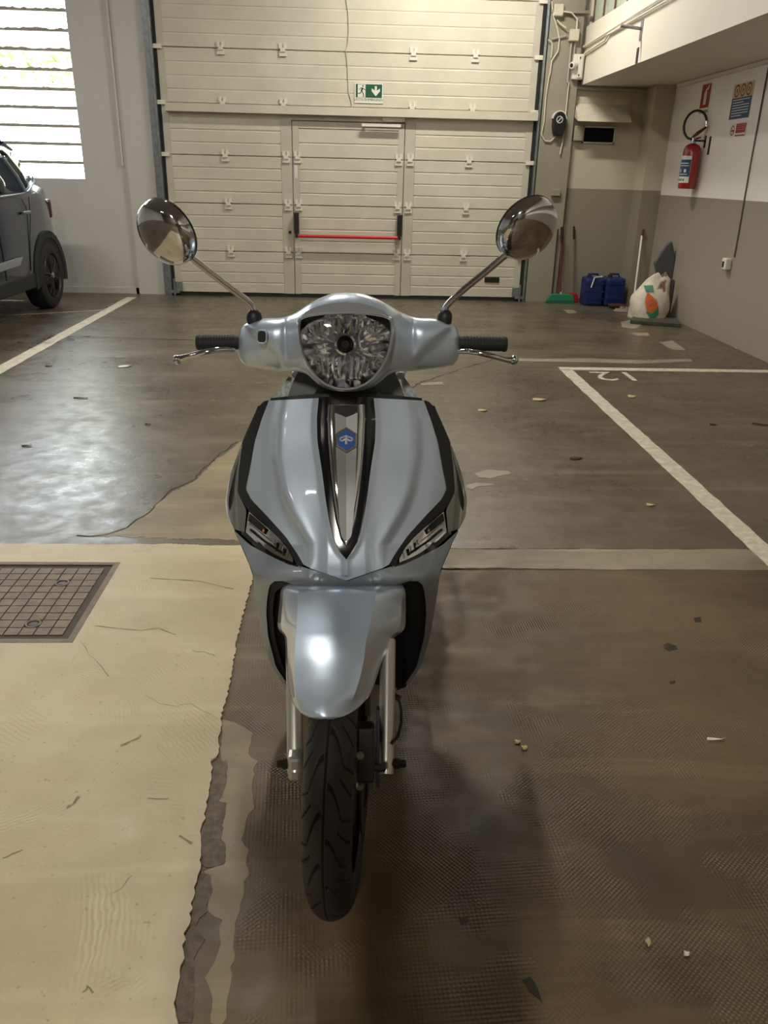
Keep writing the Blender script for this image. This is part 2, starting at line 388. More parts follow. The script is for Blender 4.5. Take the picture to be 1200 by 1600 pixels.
# painted bay lines
def line(name, a, b, wd, label):
    a = Vector(a); b = Vector(b); d = (b-a).normalized(); n = Vector((-d.y, d.x, 0))*wd/2
    k = 60; L = [a.lerp(b, i/k)+n*random.uniform(0.90, 1.04)+Vector((0,0,0.0015)) for i in range(k+1)]
    Rr = [a.lerp(b, i/k)-n*random.uniform(0.90, 1.04)+Vector((0,0,0.0015)) for i in range(k+1)]
    o = put(name, MB().grid([L, Rr]), M_line, parent=floor); o['label'] = label; return o
line('bay_line', (-2.665, 2.97, 0), (-2.64, 9.86, 0), 0.12, 'white painted bay line beside the parked car')
line('bay_line', (1.735, 2.3, 0), (1.735, 6.30, 0), 0.105, 'white painted bay line running away on the right')
line('bay_line', (1.69, 6.34, 0), (XR-0.01, 6.34, 0), 0.105, 'white painted bay line across the right bay')
line('bay_line', (-7.9, 9.45, 0), (-3.75, 9.45, 0), 0.09, 'thin white line behind the parked car')
line('bay_line', (-7.6, 6.4, 0), (-2.66, 8.9, 0), 0.03, 'faint scuffed line under the parked car')
text_mesh('bay_number', '12', 0.42, Matrix.Translation((2.09, 6.11, 0.001)) @ Matrix.Rotation(math.pi, 4, 'Z'), M_line, floor, 0.0006, sx=0.95, label='white painted bay number 12, upside down')

# ------------------------------------------------------------------ walls, ceiling, beam
WX0, WX1, WZ0, WZ1 = -6.4, -3.135, 1.295, 3.95
b = MB()
b.box((XL-0.3, YB, 0), (WX0, YB+0.3, CEIL)).box((WX1, YB, 0), (XR+0.3, YB+0.3, CEIL)).box((WX0, YB, 0), (WX1, YB+0.3, WZ0)).box((WX0, YB, WZ1), (WX1, YB+0.3, CEIL))
struct('wall_back', b, M_wall)
struct('wall_left', MB().box((XL-0.3, YF, 0), (XL, YB, CEIL)), M_wall)
struct('wall_front', MB().box((XL-0.3, YF-0.3, 0), (XR+0.3, YF, CEIL)), M_fill)
wr = struct('wall_right', MB().box((XR, YF, 0), (XR+0.3, YB, 2.56)), M_wallR)
put('corner_strip', MB().box((XR-0.05, 5.0, 2.375), (XR, 9.7, 2.405)), M_beam, parent=wr)
struct('ceiling', MB().box((XL-0.3, YF-0.3, CEIL), (XR+0.3, YB+0.3, CEIL+0.2)), M_ceil)
WB0, WB1 = 8.15, 10.15       # upper window along the depth
b = MB().box((XB, YF, 2.41), (XR, YB, 2.56)).box((XB, YF, 2.56), (XB+0.14, YB, 2.99))
struct('beam_right', b, M_beam)
b = MB().box((XB+0.03, YF, 2.99), (XB+0.14, WB0, CEIL)).box((XB+0.03, WB0, 3.75), (XB+0.14, YB, CEIL)).box((XB+0.03, WB1, 2.99), (XB+0.14, YB, 3.75))
struct('wall_upper_right', b, M_beam)
struct('wall_upper_end', MB().box((XB+0.14, YF-0.3, 2.56), (XB+0.2, YF, CEIL)), M_beam)
# plaster pier right of the door, return wall of the alcove and the corner pillar
PY = YB-0.10
b = MB().box((2.17, PY, 0), (2.545, YB, CEIL))
pier = struct('wall_pier', b, M_pier)
put('string_course', MB().box((2.17, PY-0.03, 3.10), (2.60, PY, 3.13)), M_pier, parent=pier)
struct('wall_alcove', MB().box((2.545, YB-0.03, 0), (XR, YB, 2.41)), M_wallA)
struct('corner_pillar', MB().box((3.37, YB-0.36, 0), (XR, YB-0.03, 2.41)), M_wallA)
b = MB().box((-2.62, YB-0.035, 0), (-2.23, YB, CEIL)).box((-2.66, YB-0.015, 0), (-2.62, YB, CEIL))
struct('wall_strip_left', b, M_wall)
M_pipe = mat('grey_conduit', srgb(168,166,158), 0.45)
struct('trim_1', MB().tube([(-2.68, YB-0.02, 1.45), (-2.68, YB-0.02, CEIL)], 0.014, 8), M_wall, smooth=True)
struct('baseboard_back', MB().box((XL, YB-0.015, 0), (-2.62, YB, 0.07)), M_wall)

# ------------------------------------------------------------------ window behind the car
M_bar = mat('window_bar_paint', srgb(176,170,158), 0.7, var=0.2, vscale=30)
M_frost = mat('frosted_pane', (0.95, 0.97, 0.98), 0.35, trans=1.0)
win = struct('window_1', MB().box((WX0, YB+0.02, WZ0-0.04), (WX1, YB+0.28, WZ0)), M_wall)
zs = []
for yy in (13.6, 45, 76, 107, 137.5, 166.5, 195, 223, 252):
    zs.append(aY(10, yy, YB+0.04).z)
zs += [zs[0]+0.205, zs[0]+0.41, zs[0]+0.615]
bar0 = None
for z in zs:
    rows = []
    for i in range(81):
        x = WX0+0.001 + (WX1-WX0-0.002)*i/80
        j = (random.uniform(-1,1)*0.009 if z > 2.3 else random.uniform(-1,1)*0.002)
        rows.append([Vector((x, YB+0.02, z-0.015)), Vector((x, YB+0.02, z+0.018+j)), Vector((x, YB+0.07, z+0.018+j)), Vector((x, YB+0.07, z-0.015))])
    put('window_bar', MB().grid(rows, closed=True), M_bar, parent=win)

put('window_frame', MB().box((WX0, YB+0.09, WZ0), (WX0+0.05, YB+0.13, WZ1)).box((WX1-0.012, YB+0.09, WZ0), (WX1-0.002, YB+0.13, WZ1)), M_bar, parent=win)
# upper right window: steel frame with separate panes, one of them clear
M_steel = mat('rusty_steel_frame', srgb(112,84,66), 0.7, var=0.4, vscale=30)
M_pane = mat('milky_pane', srgb(235,236,214), 0.5, trans=0.85, var=0.2, vscale=12)
M_clear = mat('clear_pane', (1, 1, 1), 0.02, trans=1.0)
win2 = struct('window_2', MB().box((XB+0.03, WB0, 2.985), (XB+0.12, WB1, 3.01)), M_steel)
n_p = 5
for i in range(n_p+1):
    y = WB0 + (WB1-WB0)*i/n_p
    put('glazing_bar', MB().box((XB+0.055, y-0.012, 3.01), (XB+0.085, y+0.012, 3.75)), M_steel, parent=win2)
put('glazing_bar', MB().box((XB+0.05, WB0, 3.35), (XB+0.09, WB1, 3.38)), M_steel, parent=win2)
for i in range(n_p):
    y0 = WB0 + (WB1-WB0)*i/n_p + 0.012; y1 = y0 + (WB1-WB0)/n_p - 0.024
    for z0, z1 in ((3.01, 3.35), (3.38, 3.75)):
        put('pane', MB().box((XB+0.068, y0, z0), (XB+0.072, y1, z1)), M_clear if i in (1,) else M_pane, parent=win2)

# ------------------------------------------------------------------ outside: hedge seen through the windows
M_leaf = mat('hedge_leaf', srgb(232,238,196), 0.8, var=0.25, vscale=3)
def hedge(x0, x1, y, z0, z1, n, label):
    mb = MB()
    for _ in range(n):
        c = Vector((random.uniform(x0, x1), y+random.uniform(-0.4, 0.4), random.uniform(z0, z1)))
        a = Vector((random.uniform(-1,1), random.uniform(-1,1), random.uniform(-1,1))).normalized()*0.14
        b_ = a.cross(Vector((random.uniform(-1,1), random.uniform(-1,1), 0.3))).normalized()*0.08
        mb.add([c-a, c+b_, c+a, c-b_], [(0,1,2,3)])
    return tag(put('hedge', mb, M_leaf, merge=False), label, 'hedge', kind='stuff')
hedge(-9.5, -2, 14.5, 2.4, 3.3, 2600, 'pale green hedge outside the barred window on the left')
h2 = MB()
for _ in range(700):
    c = Vector((4.2+random.uniform(-0.3,0.3), random.uniform(7.6, 9.0), random.uniform(3.0, 4.2)))
    a = Vector((random.uniform(-1,1), random.uniform(-1,1), random.uniform(-1,1))).normalized()*0.10
    b_ = a.cross(Vector((random.uniform(-1,1), random.uniform(-1,1), 0.3))).normalized()*0.06
    h2.add([c-a, c+b_, c+a, c-b_], [(0,1,2,3)])
tag(put('hedge', h2, mat('lime_leaf', srgb(178,214,70), 0.7), merge=False), 'lime green foliage outside the high window on the right', 'hedge', kind='stuff')
# ------------------------------------------------------------------ sectional garage door
M_door = mat('door_cream_steel', srgb(208,203,186), 0.42, var=0.07, vscale=3.0)
M_door2 = mat('door_stile_cream', srgb(194,189,173), 0.45, var=0.06, vscale=6)
M_galv = mat('galvanised_steel', srgb(160,165,168), 0.38, metal=0.8, var=0.2, vscale=25)
M_hinge = mat('hinge_steel', srgb(222,218,204), 0.4)
M_blk = mat('black_plastic', srgb(24,24,25), 0.45)
M_rub = mat('black_rubber_seal', srgb(30,29,28), 0.8)
M_white = mat('white_plastic', srgb(222,220,208), 0.4)
YD = 10.14                                  # visible face of the door
SEAM = [0.035, 0.525, 1.065, 1.585, 2.12, 2.67, 3.21, 3.75, 4.29]
DL, DR = -2.165, 2.085
PL, PR = -0.70, 0.60                        # pass door
door = thing('door_1', 'cream sectional garage door of ribbed panels with a pass door in it', 'door', (0, YD, 0)); door['kind'] = 'structure'
del door['category']
def rib_panel(x0, x1, z0, z1, n=4, depth=0.006):
    """outline of a ribbed sheet in y-z, extruded along x"""
    pr = [(0.012, z0)]; pr.append((0.0, z0+0.006)); hgt = (z1-z0)/n
    for i in range(1, n):
        z = z0 + hgt*i
        pr += [(0.0, z-0.012), (depth, z-0.006), (depth, z+0.004), (0.0, z+0.007)]
    pr += [(0.0, z1-0.006), (0.012, z1), (0.04, z1), (0.04, z0)]
    L = [Vector((x0, YD+y, z)) for y, z in pr]; Rr = [Vector((x1, YD+y, z)) for y, z in pr]
    mb = MB().grid([L, Rr], closed=True); n_ = len(pr)
    mb.f.append(tuple(range(n_))); mb.f.append(tuple(range(2*n_-1, n_-1, -1))); mb.mi += [0, 0]
    return mb
for i in range(len(SEAM)-1):
    z0, z1 = SEAM[i]+0.0025, SEAM[i+1]-0.0025
    if i < 4:
        put('panel', rib_panel(DL, PL-0.135, z0, z1), M_door, parent=door)
        put('panel', rib_panel(PR+0.125, DR, z0, z1), M_door, parent=door)
        put('door_stile', MB().box((PL-0.133, YD-0.002, z0), (PL-0.006, YD+0.04, z1)), M_door2, parent=door)
        put('door_stile', MB().box((PR+0.006, YD-0.002, z0), (PR+0.123, YD+0.04, z1)), M_door2, parent=door)
    else:
        put('panel', rib_panel(DL, DR, z0, min(z1, CEIL-0.02), depth=0.0035), M_door, parent=door)
    put('end_cap', MB().box((DL-0.002, YD-0.004, z0), (DL+0.075, YD, min(z1, CEIL-0.02))), M_door2, parent=door)
    put('end_cap', MB().box((DR-0.075, YD-0.004, z0), (DR+0.002, YD, min(z1, CEIL-0.02))), M_door2, parent=door)
put('head_panel', MB().box((PL-0.006, YD, 1.975), (PR+0.006, YD+0.04, 2.117)), M_door2, parent=door)
put('bottom_seal', MB().box((DL, YD-0.004, 0.0), (DR, YD+0.04, 0.034)), M_rub, parent=door)
put('stiffening_bar', MB().box((-2.11, YD-0.075, 2.03), (2.12, YD-0.005, 2.045)).box((-2.11, YD-0.080, 2.03), (2.12, YD-0.075, 2.115)), M_door, parent=door)
hm = MB().box((-0.042,-0.014,-0.062),(0.042,0,-0.014)).box((-0.042,-0.014,0.012),(-0.010,0,0.064)).box((0.010,-0.014,0.012),(0.042,0,0.064)).box((-0.028,-0.026,-0.020),(0.028,0,0.020))
h0 = None
def hinge_at(px, py, par=None, z=None):
    global h0
    p = aY(px, py, YD); z = min(SEAM, key=lambda s: abs(s-p.z)); loc = Vector((p.x, YD-0.003, z if z < 2.0 or z > 2.2 else 2.128))
    if h0 is None:
        m2 = MB(); m2.v = [v+loc for v in hm.v]; m2.f = hm.f; m2.mi = hm.mi
        h0 = put('hinge', m2, M_hinge, parent=door, loc=loc)
    else: again(h0, par or door, loc)
for px, py in [(345,75),(442,78),(646,83),(743,86),(348,159),(443,162),(644,167),(738,169),(352,240),(447,243),(641,248),(733,249),(357,318),(450,320),(638,323),(728,326),(361,391),(451,394),(636,397),(724,399)]:
    hinge_at(px, py)
# rollers and tracks
for zi in SEAM[1:8]:
    for s, x in ((-1, DL), (1, DR)):
        put('roller_bracket', MB().box((x-0.05, YD-0.03, zi-0.022), (x+0.05, YD-0.006, zi+0.022)).tube([(x, YD-0.02, zi+0.01), (x+s*0.07, YD-0.02, zi+0.01)], 0.012, 10), M_hinge, parent=door)
for s, x in ((-1, DL-0.055), (1, DR+0.055)):
    put('track', MB().box((x-0.012, YD-0.045, 0.0), (x+0.012, YD-0.040, CEIL)).box((x-s*0.012-0.002, YD-0.045, 0.0), (x-s*0.012+0.002, YD+0.01, CEIL)).box((x+s*0.055-0.03, YD+0.005, 0), (x+s*0.055+0.03, YD+0.012, CEIL)), M_galv, parent=door)
    put('track_seal', MB().box((x-s*0.035-0.014, YD-0.015, 0.02), (x-s*0.035+0.014, YD+0.005, CEIL)), M_rub, parent=door)
    put('bottom_bracket', MB().box((x-s*0.09-0.05, YD-0.03, 0.05), (x-s*0.09+0.05, YD-0.006, 0.16)).box((x-s*0.05-0.06, YD-0.06, 0.03), (x-s*0.05+0.06, YD-0.03, 0.065)).tube([(x-s*0.05, YD-0.06, 0.0), (x-s*0.05, YD-0.06, 0.2)], 0.012, 8), M_galv, parent=door)
put('vent_plate', MB().box((1.645, YD-0.012, 0.218), (1.83, YD-0.001, 0.282)), M_blk, parent=door, bevel=0.004)
# pass door
pd = thing('door_2', 'cream ribbed pass door with a red push bar', 'door', ((PL+PR)/2, YD, 0.03)); pd['kind'] = 'structure'; del pd['category']
for i in range(4):
    z0, z1 = SEAM[i]+0.0025, (SEAM[i+1]-0.0025 if i < 3 else 1.965)
    put('door_panel', rib_panel(PL+0.075, PR-0.075, z0, (z1 if i < 3 else 1.89), n=4 if i < 3 else 2), M_door, parent=pd)
    put('stile', MB().box((PL+0.004, YD-0.004, z0), (PL+0.074, YD+0.04, z1)), M_door2, parent=pd)
    put('stile', MB().box((PR-0.074, YD-0.004, z0), (PR-0.004, YD+0.04, z1)), M_door2, parent=pd)
put('top_rail', MB().box((PL+0.076, YD-0.004, 1.893), (PR-0.076, YD+0.04, 1.965)), M_door2, parent=pd)
for px, py in [(465,243),(623,247),(467,320),(621,322),(467,395),(619,396)]:
    hinge_at(px, py, pd)
put('label_plate', MB().box((PL+0.02, YD-0.008, 1.36), (PL+0.055, YD-0.004, 1.50)), M_white, parent=pd)
M_red = mat('red_push_bar', srgb(196,34,38), 0.35)
for x in (PL+0.035, PR-0.035):
    lb = put('latch_box', MB().box((x-0.027, YD-0.085, 0.745), (x+0.027, YD-0.005, 0.985)), M_blk, parent=pd, bevel=0.008)
    put('bar_bracket', MB().box((x-0.017, YD-0.115, 0.705), (x+0.017, YD-0.06, 0.75)), M_blk, parent=lb, bevel=0.004)
put('push_bar', MB().tube([(PL+0.045, YD-0.095, 0.724), (PR-0.045, YD-0.095, 0.724)], 0.019, 12), M_red, parent=pd, smooth=True)
put('keyhole_cover', MB().lathe([(0, -0.014), (0.016, -0.012), (0.018, 0)], axisM((PL-0.05, YD-0.004, 0.76), (0,1,0)), 12), M_blk, parent=pd)
put('door_closer', MB().box((0.34, YD-0.055, 1.985), (0.595, YD-0.002, 2.035)), M_door2, parent=pd, bevel=0.006)
put('closer_arm', MB().box((0.10, YD-0.075, 1.925), (0.55, YD-0.050, 1.955)).box((0.12, YD-0.05, 1.93), (0.15, YD-0.004, 1.95)), M_white, parent=pd)
put('threshold', MB().box((DL, YD-0.03, -0.0), (DR, YD-0.006, 0.008)), M_rub, parent=door)

# control wire hanging over the upper panels
pts = [aY(x, y, YD-0.008) for x, y in [(541,0),(544,20),(545,50),(543,70),(540,78),(543,100),(544,130),(545,145),(549,158),(550,168)]]
top = pts[0] + Vector((0.0, 0, 0.9)); top.z = CEIL
tag(put('cable', MB().tube([top]+pts, 0.006, 6), M_door2, smooth=True), 'thin cream wire hanging down the middle of the garage door', 'cable')

# ------------------------------------------------------------------ signs
def flat(name, mb_pts, M, m, parent, z=0.0, th=0.0008, label=None):
    """polygon given in the local x-y of M"""
    poly = [M @ Vector((x, y, z)) for x, y in mb_pts]; n = (M.to_3x3() @ Vector((0,0,1)))*th
    o = put(name, MB().prism(poly, n), m, parent=parent)
    if label: o['label'] = label
    return o
def rect(x0, y0, x1, y1): return [(x0,y0),(x1,y0),(x1,y1),(x0,y1)]
def circ(cx, cy, r, n=20, sx=1): return [(cx+r*sx*math.cos(2*math.pi*i/n), cy+r*math.sin(2*math.pi*i/n)) for i in range(n)]
M_swhite = mat('sign_white', srgb(226,226,214), 0.45)
M_sgreen = mat('sign_green', srgb(14,84,56), 0.45)
M_sdark = mat('sign_print_dark', srgb(40,52,42), 0.6)
c0 = aY(554, 129, YD); c1 = aY(598, 162, YD); sw, sh = c1.x-c0.x, c0.z-c1.z
sg = thing('exit_sign', 'green emergency exit sign with running figure and down arrow on the garage door', 'sign', (c0.x, YD-0.004, c1.z))
M = frameM((c0.x, YD-0.009, c1.z), (1,0,0), (0,0,1))
M0 = frameM((c0.x, YD-0.004, c1.z), (1,0,0), (0,0,1))
flat('sign_plate', rect(0,0,sw,sh), M0, M_swhite, sg, th=0.005)
u, v_ = sw/44.0, sh/33.0
def U(pts): return [((x)*u, (33-y)*v_) for x, y in pts]
flat('green_field', U([(2,2.2),(42.5,2.2),(42.5,24),(2,24)]), M, M_sgreen, sg, label='green printed field')
flat('white_doorway', U([(5,2.8),(17,2.8),(17,23.6),(5,23.6)]), M, M_swhite, sg, z=0.0009, label='white doorway')
fig = MB()
def stroke(mb, pts, wd, M, z, th=0.0006):
    pts = [Vector((x, y, 0)) for x, y in pts]; L=[]; R_=[]
    for i, p in enumerate(pts):
        t = (pts[min(i+1,len(pts)-1)]-pts[max(i-1,0)]).normalized(); n = Vector((-t.y, t.x, 0))*wd/2; L.append(M @ (p+n+Vector((0,0,z)))); R_.append(M @ (p-n+Vector((0,0,z))))
    mb.grid([L, R_]); return mb
fig.prism([M @ Vector((x, y, 0.0018)) for x, y in [((13.0+1.2*math.cos(a))*u, (33-5.2+1.2*math.sin(a))*v_) for a in [i*0.628 for i in range(10)]]], (0,-0.0006,0))
for st, wd in (([(12.5,8),(11.2,12),(10.5,14)],2.4), ([(12.3,8.4),(9.5,8.6),(7.6,11.2)],1.0), ([(12.8,8.6),(15,10.8),(17.6,11.2)],1.0), ([(10.6,13.6),(9.4,17),(5.5,17.6)],1.3), ([(11,13.4),(13.4,17.5),(14.2,21.8),(12.8,22.4)],1.3)):
    stroke(fig, U(st), wd*u, M, 0.0018)
put('running_figure', fig, M_sdark, parent=sg)
flat('down_arrow', U([(31.2,5),(34.6,5),(34.6,12),(39.2,8.6),(39.4,13),(33,21.5),(26.4,13),(26.6,8.6),(31.2,12)]), M, M_swhite, sg, z=0.0012, label='white down arrow')
text_mesh('lettering', 'USCITA DI EMERGENZA', 4.6*u, M @ Matrix.Translation((22*u, 5.6*v_, 0.0006)), M_sdark, sg, sx=0.92)

# signs on the right wall
M_sred = mat('sign_red', srgb(168,30,44), 0.45); M_sblue = mat('sign_blue', srgb(28,70,110), 0.45); M_stan = mat('sign_tan', srgb(206,176,132), 0.5)
M_sgrey = mat('sign_grey', srgb(138,138,128), 0.5)
def wall_sign(name, label, corners, cat='sign'):
    """corners: pixel of top-left, top-right, bottom; returns frame"""
    a = aX(*corners[0], XR); b_ = aX(*corners[1], XR); c_ = aX(*corners[2], XR)
    wdt = abs(a.y-b_.y); hh = (a.z+b_.z)/2 - c_.z
    t = thing(name, label, cat, (XR-0.001, a.y, c_.z))
    return t, frameM((XR-0.002, a.y, c_.z), (0,-1,0), (0,0,1)), wdt, hh
t, M, wd, hh = wall_sign('extinguisher_sign', 'red fire extinguisher sign high on the wall above the extinguisher', [(1099,131),(1114,128),(1093,181)])
flat('sign_plate', rect(0,0,wd,hh), M, M_swhite, t, th=0.002)
flat('red_field', rect(0.01,hh*0.23,wd-0.01,hh-0.01), M, M_sred, t, z=0.0021, label='red printed field')
flat('grey_caption', rect(0.01,0.02,wd-0.01,hh*0.16), M, M_sgrey, t, z=0.0021, label='grey caption band')
flat('cylinder_symbol', [(wd*0.36,hh*0.33),(wd*0.64,hh*0.33),(wd*0.64,hh*0.68),(wd*0.56,hh*0.76),(wd*0.74,hh*0.80),(wd*0.80,hh*0.92),(wd*0.70,hh*0.93),(wd*0.60,hh*0.84),(wd*0.44,hh*0.80),(wd*0.44,hh*0.76),(wd*0.36,hh*0.68)], M, M_swhite, t, z=0.0031)
t, M, wd, hh = wall_sign('notice_sign', 'tan and blue notice with three round symbols on the right wall', [(1149,131),(1180,127),(1143,187)])
flat('sign_plate', rect(0,0,wd,hh), M, M_stan, t, th=0.002)
flat('blue_field', rect(0,0,wd,hh*0.60), M, M_sblue, t, z=0.0021, label='blue field of text')
sym = MB(); 
for k in range(3):
    cx = wd*(0.2+0.3*k); stroke(sym, circ(cx, hh*0.80, wd*0.115, 18)+circ(cx, hh*0.80, wd*0.115, 18)[:1], wd*0.035, M, 0.0028)
    stroke(sym, [(cx-wd*0.02, hh*0.75),(cx+wd*0.02,hh*0.80),(cx-wd*0.02,hh*0.85)], wd*0.05, M, 0.0028)
put('round_symbols', sym, mat('sign_brown_print', srgb(122,60,40), 0.6), parent=t)
tx = MB()
for k in range(7): stroke(tx, [(wd*0.08, hh*(0.54-0.075*k)), (wd*(0.62 if k in (1,6) else 0.92), hh*(0.54-0.075*k))], hh*0.022, M, 0.0032)
put('text_lines', tx, M_swhite, parent=t)
t, M, wd, hh = wall_sign('no_smoking_sign', 'small red and white no smoking notice below the blue notice', [(1142,195),(1168,190),(1139,215)])
flat('sign_plate', rect(0,0,wd,hh), M, M_swhite, t, th=0.002)
flat('red_field', rect(wd*0.40,hh*0.28,wd*0.98,hh*0.96), M, M_sred, t, z=0.0021)
flat('red_band', rect(wd*0.40,hh*0.04,wd*0.98,hh*0.14), M, M_sred, t, z=0.0021)
sy = MB(); cc = circ(wd*0.2, hh*0.5, hh*0.34, 20, 0.9); stroke(sy, cc+cc[:1], hh*0.09, M, 0.0028); stroke(sy, [(wd*0.11,hh*0.72),(wd*0.29,hh*0.28)], hh*0.08, M, 0.0028)
put('prohibition_ring', sy, M_sred, parent=t)
put('cigarette_symbol', stroke(MB(), [(wd*0.10,hh*0.46),(wd*0.30,hh*0.50)], hh*0.09, M, 0.0024), M_sdark, parent=t)
for k, (tt, zz) in enumerate((('text_lines', 0.80), ('text_lines', 0.55))):
    pass
b = MB()
for k in range(3): stroke(b, [(wd*0.46, hh*(0.84-0.16*k)), (wd*0.92, hh*(0.84-0.16*k))], hh*0.035, M, 0.0032)
put('text_lines', b, mat('sign_pale_red', srgb(214,140,140), 0.5), parent=t)

# ------------------------------------------------------------------ fire extinguisher
M_ext = mat('extinguisher_red', srgb(150,16,30), 0.22, coat=0.6)
M_chrome = mat('chrome', (0.60, 0.61, 0.64), 0.07, metal=1.0)
eb = aX(1074, 295, XR-0.12); et = aX(1077, 224, XR-0.12); ec = (eb.y+et.y)/2; er = 0.088; hb = et.z-eb.z
ex = thing('fire_extinguisher', 'red fire extinguisher with a black hose hung on the white upper wall', 'extinguisher', (XR-0.10, ec, eb.z))
EM = Matrix.Translation((XR-0.105, ec, eb.z))
put('cylinder', MB().lathe([(0,0.012),(er*0.7,0.006),(er*0.92,0),(er,0.03),(er,hb*0.80),(er*0.93,hb*0.88),(er*0.72,hb*0.95),(er*0.30,hb),(0,hb)], EM, 32), M_ext, parent=ex, smooth=True)
lab = MB(); rows = []
for z in (0.13*hb, 0.72*hb):
    rows.append([EM @ Vector((-(er+0.002)*math.cos(a), -(er+0.002)*math.sin(a), z)) for a in [math.radians(-25+100*i/14) for i in range(15)]])
lab.grid(rows); put('label', lab, M_swhite, parent=ex, smooth=True, label=None) if False else put('label', lab, M_swhite, parent=ex, smooth=True)
lab = MB(); rows = []
for z in (0.27*hb, 0.64*hb):
    rows.append([EM @ Vector((-(er+0.003)*math.cos(a), -(er+0.003)*math.sin(a), z)) for a in [math.radians(-24+97*i/14) for i in range(15)]])
lab.grid(rows); put('label_print', lab, M_sblue, parent=ex, smooth=True)
lab = MB()
for z0, z1, a0, a1 in ((0.55,0.57,-5,60),(0.50,0.515,-5,65),(0.36,0.43,0,12),(0.36,0.43,35,50),(0.31,0.325,-5,60)):
    lab.grid([[EM @ Vector((-(er+0.0038)*math.cos(math.radians(a)), -(er+0.0038)*math.sin(math.radians(a)), z*hb)) for a in [a0+(a1-a0)*i/6 for i in range(7)]] for z in (z0, z1)])
put('text_lines', lab, M_swhite, parent=ex)
lab = MB()
for a0 in (-18, -4, 8, 22, 36):
    lab.grid([[EM @ Vector((-(er+0.003)*math.cos(math.radians(a)), -(er+0.003)*math.sin(math.radians(a)), z*hb)) for a in (a0, a0+4, a0+8)] for z in (0.17, 0.22)])
put('dark_print', lab, M_sdark, parent=ex)
put('valve', MB().tube([EM @ Vector((0,0,hb-0.01)), EM @ Vector((0,0,hb+0.05))], 0.022, 12), M_chrome, parent=ex, smooth=True)
w_e = Vector((0.80, -0.60, 0))
put('handle', MB().prism([EM @ (w_e*d_ + Vector((0, 0, z_))) for d_, z_ in ((-0.03,hb+0.035),(0.03,hb+0.075),(0.105,hb+0.14),(0.112,hb+0.165),(0.02,hb+0.11),(-0.03,hb+0.06))], (0.013,0.018,0)), mat('dark_red_lever', srgb(84,22,26), 0.4), parent=ex, bevel=0.003)
put('lower_lever', MB().prism([EM @ Vector(p) for p in ((0,-0.02,hb+0.03),(0,-0.13,hb+0.045),(0,-0.13,hb+0.055),(0,-0.02,hb+0.048))], (0.02,0,0)), M_ext, parent=ex)
# the loop goes up on the far side and comes back down to the nozzle on the near side
u_e = Vector((-0.80, 0.60, 0)); c_ = EM @ Vector((-0.01, 0, hb+0.165))
hp = [EM @ Vector((-0.01, 0.0, hb+0.03))] + [c_ + u_e*(0.112*math.cos(math.radians(t_))) + Vector((0, 0, 0.135*math.sin(math.radians(t_)))) for t_ in range(-60, 171, 15)]
put('hose', MB().tube(hp, 0.012, 10), M_blk, parent=ex, smooth=True)
put('nozzle', MB().tube([hp[-1], hp[-1]+Vector((0,-0.015,-0.05))], [0.015, 0.011], 10), M_chrome, parent=ex, smooth=True)
put('bracket_arm', MB().box((XR-0.115, ec-0.05, eb.z+hb+0.012), (XR-0.001, ec-0.035, eb.z+hb+0.03)), M_blk, parent=ex)
put('bracket_plate', MB().box((XR-0.006, ec-0.06, eb.z+hb*0.9), (XR-0.001, ec-0.02, eb.z+hb+0.07)), M_blk, parent=ex)
p = aX(1109, 225, XR)
tag(put('wall_slot', MB().box((XR-0.004, p.y-0.02, p.z-0.10), (XR-0.0005, p.y+0.02, p.z+0.07)), M_blk, bevel=0.001), 'narrow black slot in the white wall right of the extinguisher', 'slot')

# ------------------------------------------------------------------ things round the alcove
M_cable = mat('white_cable', srgb(214,208,186), 0.5)
M_boxw = mat('aged_white_box', srgb(206,200,178), 0.5, var=0.08, vscale=20)
p = aY(872, 192, PY)
wc = thing('wall_charger', 'black rounded control unit with a white top and round dial on the pier', 'charger', (p.x, PY, p.z-0.16))
def oval(cx, cz, rx, rz, n=24, a0=0, a1=360): return [(cx+rx*math.cos(math.radians(a0+(a1-a0)*i/n)), cz+rz*math.sin(math.radians(a0+(a1-a0)*i/n))) for i in range(n+(a1-a0 < 360))]
out = oval(p.x, p.z+0.03, 0.075, 0.085, 16, 0, 180) + [(p.x-0.075, p.z-0.04), (p.x-0.058, p.z-0.12), (p.x-0.04, p.z-0.135), (p.x+0.04, p.z-0.135), (p.x+0.058, p.z-0.12), (p.x+0.075, p.z-0.04)]
put('body', MB().prism([(x, PY-0.075, z) for x, z in out], (0, 0.075, 0)), M_blk, parent=wc, bevel=0.012)
out = oval(p.x, p.z+0.035, 0.085, 0.09, 20, 5, 175); inn = oval(p.x, p.z+0.030, 0.062, 0.062, 20, 5, 175)[::-1]
put('white_hood', MB().prism([(x, PY-0.062, z) for x, z in out+inn], (0, 0.06, 0)), M_white, parent=wc)
put('dial_ring', MB().lathe([(0.030,0),(0.038,0.001),(0.038,0.006),(0.030,0.006)], axisM((p.x-0.003, PY-0.075, p.z+0.03), (0,-1,0)), 24), M_white, parent=wc)
put('dial_bar', MB().box((-0.028,-0.004,-0.005),(0.028,0,0.005), M=Matrix.Translation((p.x-0.003, PY-0.076, p.z+0.03)) @ Matrix.Rotation(math.radians(-50), 4, 'Y')), M_white, parent=wc)
tag(put('cable', MB().tube([aY(x, y, PY-0.015) for x, y in [(862,100),(858,120),(853,150),(850,190),(846,210),(851,220),(860,221),(868,214)]], 0.007, 8), M_cable, smooth=True), 'white cable looping under the black control unit on the pier', 'cable')
tag(put('cable', MB().tube([aY(x, y, PY-0.02) for x, y in [(862,2),(864,22),(871,45),(874,62),(872,80),(862,95),(859,118)]], 0.007, 8), M_cable, smooth=True), 'white cable hanging from the top of the pier beside the door track', 'cable')
